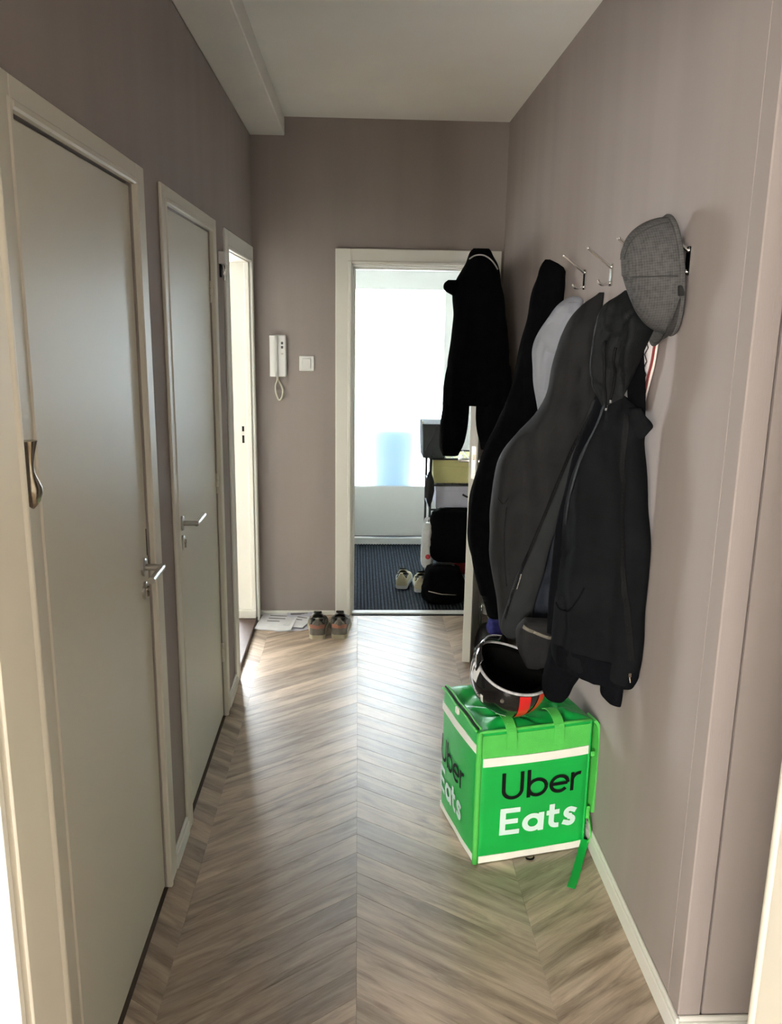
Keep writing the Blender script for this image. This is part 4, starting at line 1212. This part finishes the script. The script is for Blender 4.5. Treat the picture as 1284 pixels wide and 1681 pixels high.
# shoulder strap on the wall side, with buckle and loose tail
def strap(path, wv, name, m='lime', parent=bag, th=0.003):
    P = smoothpath(path, 6)
    rings = []
    wv = Vector(wv)
    for i, p in enumerate(P):
        t = (P[min(i + 1, len(P) - 1)] - P[max(i - 1, 0)]).normalized()
        n_ = t.cross(wv).normalized() * th
        rings.append([p - wv / 2, p + wv / 2, p + wv / 2 + n_, p - wv / 2 + n_])
    return MB().loft(rings).build(name, m, parent)
strap([(BW + 0.006, 0.03, 0.452), (BW + 0.018, 0.025, 0.43), (BW + 0.022, 0.02, 0.36), (BW + 0.020, 0.02, 0.24), (BW + 0.014, 0.02, 0.13)], (0.0, 0.055, 0.0), 'shoulder_strap', th=0.010)
strap([(BW + 0.014, 0.02, 0.135), (BW + 0.008, -0.010, 0.105), (BW + 0.012, -0.018, 0.06), (BW + 0.008, -0.004, 0.022)], (0.016, 0.022, 0.0), 'strap_loop', 'lime')
strap([(BW + 0.002, -0.006, 0.03), (BW - 0.020, -0.030, 0.018), (BW - 0.060, -0.082, 0.010), (BW - 0.105, -0.140, 0.003), (BW - 0.140, -0.182, 0.003)], (0.020, -0.016, 0.0), 'strap_tail', 'green', th=0.002)
MB().box(BW + 0.0, BW + 0.022, -0.012, 0.012, 0.010, 0.026, 0.003).build('buckle', 'printblack', bag)
MB().box(BW - 0.004, BW + 0.008, -0.010, -0.004, 0.11, 0.155, 0.002).build('ladder_lock', 'lime', bag)
MB().box(BW - 0.002, BW + 0.012, -0.008, -0.002, 0.335, 0.352, 0.002).build('strap_keeper', 'lime', bag)
MB().tube([(0.190 + 0.014 * cos(a), -0.010 - 0.012 * abs(sin(a)), 0.0035) for a in [pi * 2 * i / 16 for i in range(16)]], 0.003, 8, closed=True).build('ring', 'printblack', bag, True)

# ---------------------------------------------------------------- helmet lying upside down on the bag
hel = thing('helmet', 'black motorcycle helmet with red stripes upside down on the green bag', 'helmet', (0.470, 2.478, 0.482))
hel.rotation_euler = (radians(13), radians(7), radians(10))
A_, B_, C_ = 0.126, 0.132, 0.128
def hp(az, ps_, k=0.0):
    # az azimuth in degrees (0 = +x, 270 = towards the viewer), ps_ degrees up from the crown
    a, p = radians(az), radians(ps_)
    r = sin(p)
    return ((A_ + k) * r * cos(a), (B_ + k) * r * sin(a), C_ - (C_ + k) * cos(p))
def pmax(az):
    # the chin guard rises on the far left
    d = (az - 150 + 180) % 360 - 180
    return 100 + 16 * math.exp(-(d / 55.0) ** 2)
NA, NPs = 64, 20
rings = []
for i in range(NPs + 1):
    rings.append([hp(360 * j / NA, 4 + (pmax(360 * j / NA) - 4) * i / NPs) for j in range(NA)])
out = rings
inn = []
for i in range(NPs, -1, -1):
    inn.append([hp(360 * j / NA, 4 + (pmax(360 * j / NA) - 4) * i / NPs, -0.022) for j in range(NA)])
MB().loft(out, cap=False).add(out[0], [tuple(range(NA))]).build('shell', 'hshell', hel, True, 60)
ln = MB().loft([out[-1]] + inn, cap=False)
ln.add(inn[-1], [tuple(range(NA))])
ln.build('liner', 'hliner', hel, True, 60)
MB().tube([hp(360 * j / NA, pmax(360 * j / NA), 0.001) for j in range(NA)], 0.0048, 8, closed=True).build('rim_trim', 'hrim', hel, True)
def hpatch(name, m, az0, az1, p0, p1, twist=0.0, k=0.0016, na=8, npp=14, taper=0.0):
    v, f = [], []
    for i in range(npp + 1):
        t = i / npp
        p = p0 + (p1 - p0) * t
        c = (az0 + az1) / 2 + twist * t
        h = (az1 - az0) / 2 * (1 - taper * t)
        for j in range(na + 1):
            v.append(hp(c - h + 2 * h * j / na, p, k))
    for i in range(npp):
        for j in range(na):
            a = i * (na + 1) + j
            f.append((a, a + 1, a + na + 2, a + na + 1))
    return MB().add(v, f).build(name, m, hel, True)
hpatch('stripe', 'hred', 264, 281, 97, 40, 10)['label'] = 'broad red stripe'
hpatch('stripe', 'hred', 296, 311, 97, 44, -6)['label'] = 'narrow red stripe'
hpatch('decal', 'hwhite', 182, 196, 108, 86)
hpatch('vent', 'hwhite', 208, 213, 76, 60)
hpatch('vent', 'hwhite', 236, 256, 50, 47)
for az, p in ((242, 84), (205, 70)):
    c = Vector(hp(az, p, 0.0))
    n_ = (c - Vector((0, 0, C_))).normalized()
    MB().tube([c - n_ * 0.001, c + n_ * 0.004], 0.006, 12).build('screw', 'steel', hel, True, 40)
# visor folded along the far left rim
vv, vf = [], []
for i in range(25):
    az = 92 + 100 * i / 24
    for q_ in (pmax(az) - 6, pmax(az) + 4, pmax(az) + 12):
        vv.append(hp(az, q_, 0.010))
for i in range(24):
    for j in range(2):
        a = i * 3 + j
        vf.append((a, a + 3, a + 4, a + 1))
vo = MB().add(vv, vf).build('visor', 'hshell', hel, True)
sm = vo.modifiers.new('thickness', 'SOLIDIFY'); sm.thickness = 0.003
MB().tube([hp(92 + 60 * i / 12, pmax(92 + 60 * i / 12) + 13, 0.010) for i in range(13)], 0.002, 6).build('visor_edge', 'hrim', hel, True)

# ---------------------------------------------------------------- back wall: intercom and switch
ic = thing('intercom_phone', 'white wall intercom handset with curly cord on the back wall', 'intercom', (-0.438, YB, 1.391))
MB().box(-0.045, 0.045, -0.030, 0.0, 0.0, 0.226, 0.006).build('base', 'plastic', ic)
hs = []
for t in [i / 16 for i in range(17)]:
    z = 0.004 + 0.218 * t
    e = 0.020 + 0.016 * (abs(2 * t - 1) ** 3)
    hs.append([(-0.044, -0.030, z), (-0.042, -0.030 - e * 0.8, z), (-0.030, -0.032 - e, z), (-0.012, -0.032 - e, z), (-0.002, -0.030 - e * 0.75, z), (0.001, -0.030, z)])
MB().loft(hs).build('handset', 'plastic', ic, True, 40)
for z in (0.182, 0.160):
    MB().box(0.018, 0.030, -0.034, -0.029, z - 0.007, z + 0.007, 0.002).build('button', 'button', ic)
MB().box(0.018, 0.030, -0.033, -0.029, 0.120, 0.128, 0.001).build('button', 'cord', ic)
lp_ = smoothpath([(-0.004, -0.030, 0.008), (-0.006, -0.030, -0.020), (-0.016, -0.028, -0.050), (-0.014, -0.026, -0.090), (0.002, -0.024, -0.128), (0.018, -0.022, -0.112), (0.024, -0.020, -0.075), (0.014, -0.018, -0.045), (0.000, -0.016, -0.020), (-0.002, -0.014, 0.006)], 10)
coil = []
for i, p in enumerate(lp_):
    coil.append(p)
MB().tube(coil, [0.0042 + 0.0012 * (i % 2) for i in range(len(coil))], 8).build('cord', 'cord', ic, True)
sw = thing('light_switch', 'square white light switch beside the intercom', 'switch', (-0.2825, YB, 1.464))
MB().box(-0.041, 0.041, -0.009, 0.0, -0.041, 0.041, 0.003).build('frame', 'plastic', sw)
MB().box(-0.024, 0.024, -0.014, -0.008, -0.028, 0.028, 0.003).build('rocker', 'plastic', sw)

# small white box with a padlock between second and third door
pb = thing('key_box', 'small white wall box with a metal padlock, between two left doors', 'key box', (XL, 3.588, 1.855))
MB().box(0.0, 0.030, -0.040, 0.040, 0.062, 0.110, 0.003).build('box', 'plastic', pb)
MB().box(0.0, 0.006, -0.016, 0.016, 0.010, 0.064, 0.002).build('hasp', 'dark', pb)
MB().tube(smoothpath([(0.016, -0.014, 0.046), (0.018, -0.016, 0.016), (0.018, 0.0, -0.002), (0.018, 0.016, 0.016), (0.016, 0.014, 0.046), (0.014, 0.0, 0.060)], 5, True), 0.0045, 8, closed=True).build('shackle', 'chrome', pb, True)
MB().box(0.010, 0.022, -0.012, 0.012, 0.040, 0.060, 0.004).build('lock_body', 'oldsilver', pb)

# tarnished silver pull at the near edge of the first door
kn = thing('silver_pull', 'small tarnished silver vase-shaped pull beside the nearest left door', 'pull', (XL + 0.034, 1.367, 1.388))
MB().lathe([(0.002, 0.0), (0.006, 0.004), (0.012, 0.012), (0.017, 0.026), (0.017, 0.036), (0.012, 0.048), (0.007, 0.060), (0.0062, 0.075), (0.008, 0.088), (0.014, 0.110), (0.0145, 0.113), (0.002, 0.114)], 22).build('body', 'oldsilver', kn, True, 50)
MB().tube([(-0.034, 0, 0.085), (-0.002, 0, 0.085)], 0.005, 10).build('mount', 'oldsilver', kn, True)

# ---------------------------------------------------------------- floor clutter at the back wall
def sheet(name, label, x, y, w_, d_, ang, z, th, m, group, cat='magazine'):
    r = thing(name, label, cat, (x, y, z), radians(ang), group)
    mb = MB()
    n = 8
    rings = []
    for i in range(n + 1):
        t = -0.5 + i / n
        lift = 0.006 * (2 * t) ** 4 * (1 if cat == 'magazine' else 0.4)
        rings.append([(w_ * t, -d_ / 2, lift), (w_ * t, d_ / 2, lift), (w_ * t, d_ / 2, th + lift), (w_ * t, -d_ / 2, th + lift)])
    mb.loft(rings).build('pages', m, r)
    for k in range(3):
        yy = d_ * (0.30 - 0.16 * k)
        MB().box(-w_ * 0.36, w_ * (0.30 - 0.12 * k), yy - 0.006, yy + 0.006, th + 0.0002, th + 0.0009).build('print_line', 'print', r)
    return r
sheet('magazine', 'large white magazine lying flat in the far left corner', -0.452, 4.545, 0.205, 0.280, -6, 0.0025, 0.006, 'paper', 'mail on the floor')
sheet('envelope', 'white sheet lying beside the grey shoes', -0.318, 4.560, 0.120, 0.235, -20, 0.0085, 0.003, 'paper', 'mail on the floor', 'envelope')
sheet('magazine', 'white leaflet under the corner of the large magazine', -0.372, 4.470, 0.200, 0.130, 8, 0.0002, 0.0008, 'lav', 'mail on the floor')
sheet('envelope', 'small envelope against the back baseboard', -0.330, 4.632, 0.150, 0.060, 4, 0.0145, 0.002, 'lav', 'mail on the floor', 'envelope')

# ---------------------------------------------------------------- shoes
def shoe(label, loc, rz_, upper, heel, sole, lining, group, L=0.285, lean=0.0):
    r = thing('shoe', label, 'shoe', loc, rz_, group)
    n = 26
    def wid(t): return 0.034 + 0.018 * sin(pi * min(1, t * 1.15)) if t < 0.80 else (0.034 + 0.018 * sin(pi * 0.92)) * sqrt(max(0, 1 - ((t - 0.80) / 0.2) ** 2)) + 0.004
    def wd(t):
        base_ = 0.036 + 0.006 * t + 0.011 * math.exp(-((t - 0.68) / 0.2) ** 2)
        if t < 0.10: base_ *= sqrt(max(0.05, 1 - (1 - t / 0.10) ** 2)) * 0.45 + 0.55
        if t > 0.86: base_ *= sqrt(max(0.02, 1 - ((t - 0.86) / 0.14) ** 2))
        return base_
    def ht(t): return 0.098 - 0.012 * sin(pi * min(t / 0.42, 1)) if t < 0.42 else 0.098 - (t - 0.42) ** 0.8 * 0.092
    rings = []
    for i in range(n + 1):
        t = i / n
        w0 = wd(t)
        rings.append([(w0 * 1.06 * cx_, L * t - L / 2 + cy_, zz_) for (cx_, cy_, zz_) in ((-1, 0, 0.0), (-1.04, 0, 0.012), (-1.0, 0, 0.026), (1.0, 0, 0.026), (1.04, 0, 0.012), (1, 0, 0.0))])
    MB().loft(rings).build('sole', sole, r, True, 40)
    def ring(t, k=1.0, lo=0.022):
        w0, h0 = wd(t) * k, ht(t)
        pts = []
        for j in range(17):
            a = pi * j / 16
            c, s_ = cos(a), sin(a)
            pts.append((w0 * math.copysign(abs(c) ** 0.75, c), L * t - L / 2 + (0.010 * (1 - s_) * 0 if t > 0.1 else -0.006 * s_), lo + (h0 - lo) * s_ ** 0.8))
        return pts
    R_ = [ring(i / n) for i in range(n + 1)]
    v = [p for q in R_ for p in q]
    f = []
    for i in range(n):
        t = (i + 0.5) / n
        for j in range(16):
            if 0.06 < t < 0.40 and 4 <= j <= 11:
                continue
            a = i * 17 + j
            f.append((a, a + 1, a + 18, a + 17))
    f.append(tuple(range(17)))
    f.append(tuple(n * 17 + j for j in range(17))[::-1])
    MB().add(v, f).build('upper', upper, r, True, 60)
    R2 = [ring(i / n, 0.88, 0.026) for i in range(1, 12)]
    v = [p for q in R2 for p in q]
    f = []
    for i in range(10):
        for j in range(16):
            if 4 <= j <= 11 and i < 9: continue
            a = i * 17 + j
            f.append((a, a + 1, a + 18, a + 17))
        f.append((i * 17, i * 17 + 16, i * 17 + 33, i * 17 + 17))
    MB().add(v, f).build('lining', lining, r, True, 60)
    rm = []
    for i in range(3, 10): rm.append(R_[i][4])
    for i in range(9, 1, -1): rm.append(R_[i][12])
    rm.append((0, R_[1][8][1], R_[1][8][2]))
    rm.append(R_[2][4])
    MB().tube(smoothpath(rm, 3, True), 0.005, 8, closed=True).build('collar', lining, r, True)
    # heel counter
    hv = []
    for i in range(0, 4):
        q = ring(i / n, 1.05)
        hv.append([(p[0], p[1] - 0.003, p[2]) for p in q if p[2] < 0.064])
    mlen = min(len(h_) for h_ in hv)
    vv_ = [p for h_ in hv for p in h_[:mlen // 2] + h_[-(mlen // 2):]]
    m2 = (mlen // 2) * 2
    ff = []
    for i in range(3):
        for j in range(m2 - 1):
            if j == m2 // 2 - 1: continue
            a = i * m2 + j
            ff.append((a, a + 1, a + m2 + 1, a + m2))
    ff.append(tuple(range(m2)))
    MB().add(vv_, ff).build('heel_counter', heel, r, True, 50)
    MB().box(-0.010, 0.010, -L / 2 - 0.010, -L / 2 + 0.002, 0.070, 0.110, 0.003).build('pull_tab', heel, r)
    if heel == 'shoegrey':
        band = []
        for k in range(9):
            a = -1 + 2 * k / 8
            xx, yy = 0.0355 * a, -L / 2 - 0.0085 + 0.016 * a * a
            band.append([(xx, yy, 0.056), (xx, yy - 0.002, 0.066), (xx, yy, 0.076), (xx * 0.94, yy + 0.006, 0.066)])
        MB().loft(band).build('heel_stripe', 'shoeorange', r, True, 40)
        r.scale = (1.12, 1.0, 1.12)
    # tongue and laces
    tg = []
    for t, z in ((0.34, 0.112), (0.42, 0.100), (0.55, 0.088), (0.66, 0.075)):
        tg.append([(-0.020, L * t - L / 2, z - 0.004), (0.020, L * t - L / 2, z - 0.004), (0.018, L * t - L / 2, z + 0.003), (-0.018, L * t - L / 2, z + 0.003)])
    MB().loft(tg).build('tongue', lining, r, True)
    for t in (0.44, 0.50, 0.56, 0.62):
        y = L * t - L / 2
        MB().tube([(-0.028, y, ht(t) - 0.006), (0, y + 0.004, ht(t) + 0.005), (0.028, y, ht(t) - 0.006)], 0.0028, 6).build('lace', 'paper', r, True)
    return r
shoe('grey and coral running shoe by the white papers, heel to the viewer', (-0.214, 4.425, 0.0), radians(1), 'shoegrey', 'shoegrey', 'shoesole', 'shoedark', 'running shoes by the back wall')
shoe('grey and coral running shoe next to the vestibule door frame', (-0.090, 4.432, 0.0), radians(-1), 'shoegrey', 'shoegrey', 'shoesole', 'shoedark', 'running shoes by the back wall')
shoe('cream suede shoe standing free on the ribbed carpet', (0.312, 5.285, 0.006), radians(-9), 'shoecream', 'shoecream', 'shoewhite', 'shoedark', 'cream shoes in the vestibule')
shoe('cream suede shoe half hidden beside the black backpack', (0.422, 5.215, 0.006), radians(-6), 'shoecream', 'shoecream', 'shoewhite', 'shoedark', 'cream shoes in the vestibule')

# ---------------------------------------------------------------- rack and clutter in the vestibule
RX0, RX1, RY0, RY1 = 0.455, 0.88, 5.06, 5.40
rk = thing('shoe_rack', 'black metal rack full of boxes and bags in the vestibule', 'rack', (RX0, RY0, 0.006))
for x in (0.0, RX1 - RX0):
    for y in (0.0, RY1 - RY0):
        MB().tube([(x, y, 0.0), (x, y, 0.905)], 0.008, 10).build('post', 'rackmetal', rk, True, 40)
SH = (0.10, 0.385, 0.560, 0.715, 0.880)
for z in SH:
    zz_ = z - 0.012
    m = MB()
    W_, D_ = RX1 - RX0, RY1 - RY0
    m.tube([(0, 0, zz_), (W_, 0, zz_)], 0.006, 8).tube([(0, D_, zz_), (W_, D_, zz_)], 0.006, 8).tube([(0, 0, zz_), (0, D_, zz_)], 0.006, 8).tube([(W_, 0, zz_), (W_, D_, zz_)], 0.006, 8)
    for i in range(1, 9):
        m.tube([(W_ * i / 9, 0, zz_), (W_ * i / 9, D_, zz_)], 0.003, 6)
    m.build('shelf', 'rackmetal', rk, True, 40)
ZO = 0.006
def carton(name, label, x0, x1, y0, y1, z0, z1, m, lidh, hand=False):
    r = thing(name, label, 'box', ((x0 + x1) / 2, (y0 + y1) / 2, z0))
    hx, hy, h = (x1 - x0) / 2, (y1 - y0) / 2, z1 - z0
    MB().box(-hx + 0.003, hx - 0.003, -hy + 0.003, hy - 0.003, 0, h - 0.002, 0.002).build('body', m, r)
    MB().box(-hx, hx, -hy, hy, h - lidh, h, 0.002).build('lid', m, r)
    if hand:
        MB().tube(smoothpath([(0.0, -hy - 0.001, h * 0.62), (0.035, -hy - 0.002, h * 0.50), (0.055, -hy - 0.002, h * 0.62), (0.05, -hy - 0.002, h * 0.80)], 5), 0.006, 8).build('handle', 'rackmetal', r, True)
    return r
carton('shoe_box', 'pale yellow cardboard box on the vestibule rack', 0.470, 0.82, 5.08, 5.38, SH[3] + ZO - 0.003, SH[3] + 0.158, 'yellow', 0.05)
carton('shoe_box', 'lavender-white cardboard box below the yellow one', 0.490, 0.83, 5.08, 5.38, SH[2] + ZO - 0.003, SH[2] + 0.140, 'lav', 0.03, True)
# wire basket with white bits
wb = thing('wire_basket', 'small white wire basket on the dark lower rack shelf', 'basket', (0.655, 5.20, SH[1] + ZO - 0.003))
m = MB()
for z in (0.003, 0.035, 0.070):
    m.tube([(x, y, z) for x, y in rrect(0.15, 0.10, 0.02, 3)], 0.003, 6, closed=True)
for k in range(12):
    x = -0.14 + 0.28 * k / 11
    m.tube([(x, -0.10, 0.003), (x, -0.10, 0.07)], 0.002, 6).tube([(x, 0.10, 0.003), (x, 0.10, 0.07)], 0.002, 6).tube([(x, -0.10, 0.003), (x, 0.10, 0.003)], 0.002, 6)
m.build('wires', 'bagwhite', wb, True)
def sack(name, label, cat, c, hx, hy, h, m, seed, top=0.6, strapm=None, straph=0.12, parts=()):
    r = thing(name, label, cat, c)
    rings = []
    n = 18
    for i in range(n + 1):
        t = i / n
        k = (sin(pi * min(0.5, t * 2.2 + 0.12)) ** 0.5) * (1 - (1 - top) * max(0, (t - 0.35) / 0.65) ** 1.5)
        if i == n: k *= 0.80
        ring = []
        for j in range(36):
            a = 2 * pi * j / 36
            cc, ss = cos(a), sin(a)
            x = hx * k * math.copysign(abs(cc) ** 0.6, cc)
            y = hy * k * math.copysign(abs(ss) ** 0.6, ss)
            d = 1 + 0.13 * noise.noise((cc * 1.9 + seed, ss * 1.9, t * 3.2)) + 0.05 * noise.noise((cc * 6 + seed, ss * 6, t * 9))
            ring.append((x * d, y * d, h * t + (0.02 * h * noise.noise((cc * 3, ss * 3, seed)) if t > 0.5 else 0)))
        rings.append(ring)
    MB().loft(rings).build('body', m, r, True, 60)
    if strapm:
        MB().tube(smoothpath([(-hx * 0.5, 0, h * 0.93), (-hx * 0.35, -hy * 0.2, h + straph * 0.8), (0, -hy * 0.3, h + straph), (hx * 0.35, -hy * 0.2, h + straph * 0.8), (hx * 0.5, 0, h * 0.93)], 5), 0.007, 8).build('handle', strapm, r, True)
    return r
bp = sack('backpack', 'black backpack slumped on the vestibule floor beside the threshold', 'backpack', (0.535, 4.895, 0.006), 0.135, 0.095, 0.235, 'black', 2.0, 0.7, 'clothblack', 0.02)
MB().tube([(-0.10, -0.100, 0.10), (-0.02, -0.112, 0.085), (0.07, -0.104, 0.078)], 0.003, 6).build('zip', 'oldsilver', bp, True)
sack('tote_bag', 'black tote bag hanging in front of the vestibule rack', 'bag', (0.605, 4.965, 0.245), 0.152, 0.060, 0.335, 'black', 4.4, 0.92)
sack('cloth_bundle', 'dark red cloth stuffed on the lowest rack shelf', 'cloth', (0.690, 5.21, SH[0] + ZO - 0.003), 0.12, 0.10, 0.14, 'red', 6.1, 0.6)
pbg = sack('plastic_bag', 'crumpled white plastic bag with red print beside the rack', 'plastic bag', (0.438, 5.00, 0.20), 0.038, 0.034, 0.285, 'bagwhite', 8.2, 0.7, 'bagwhite', 0.03)
MB().lathe([(0.001, -0.002), (0.016, -0.0015), (0.016, 0.0015), (0.001, 0.002)], 16, (0.004, -0.037, 0.075), 'y').build('print', 'redtag', pbg, True)
cr = thing('tool_bag', 'dark grey square bag with red tag on top of the rack', 'bag', (0.470, 5.16, SH[4] + ZO - 0.002))
MB().loft([[(x, y, z) for x, y in rrect(hx, hy, 0.012, 4)] for z, hx, hy in ((0, 0.066, 0.13), (0.10, 0.070, 0.135), (0.205, 0.074, 0.138), (0.21, 0.070, 0.134))]).build('body', 'clothgrey', cr, True, 40)
MB().tube([(-0.072, -0.13, 0.205), (-0.076, -0.134, 0.228)], 0.004, 8).build('zip_pull', 'oldsilver', cr, True)
MB().tube(smoothpath([(-0.055, -0.142, 0.05), (-0.010, -0.150, 0.14), (0.010, -0.150, 0.20), (0.045, -0.148, 0.14), (0.050, -0.142, 0.02)], 6), 0.004, 6).build('strap', 'rackmetal', cr, True)
MB().box(0.035, 0.068, -0.152, -0.142, 0.175, 0.225, 0.003).build('tag', 'redtag', cr)
um = thing('umbrella', 'folded black umbrella hanging on the front of the rack', 'umbrella', (0.448, 5.03, 0.58))
MB().lathe([(0.004, 0.0), (0.016, 0.03), (0.030, 0.10), (0.026, 0.16), (0.014, 0.20), (0.010, 0.22)], 12).build('canopy', 'clothblack', um, True, 50)
MB().tube(smoothpath([(0, 0, 0.21), (0, 0, 0.29), (0.004, 0, 0.32), (0.016, 0, 0.328), (0.026, 0, 0.316)], 5), 0.006, 8).build('handle', 'rackmetal', um, True)

# narrow gap between the open door and the right wall
sk = sack('holdall', 'black holdall on the floor between open door and right wall', 'bag', (0.690, 3.95, 0.0), 0.080, 0.14, 0.20, 'clothblack', 9.9, 0.6)
sack('cloth_bundle', 'royal blue cloth lying on the black holdall', 'cloth', (0.700, 3.86, 0.205), 0.055, 0.06, 0.07, 'blue', 12.3, 0.7)
cf = thing('drying_frame', 'narrow folded chrome frame standing behind the open door', 'frame', (0.655, 4.16, 0.0))
MB().tube(smoothpath([(0, 0, 0.0), (0, 0, 0.34), (0.01, 0.0, 0.362), (0.045, 0, 0.366), (0.055, 0, 0.345), (0.055, 0, 0.0)], 4), 0.005, 8).build('tube', 'chrome', cf, True)
MB().tube([(0.012, 0.03, 0.0), (0.012, 0.03, 0.335)], 0.004, 8).build('rod', 'chrome', cf, True)
MB().tube([(0.0, 0.0, 0.18), (0.012, 0.03, 0.18), (0.055, 0.0, 0.18)], 0.003, 6).build('brace', 'chrome', cf, True)
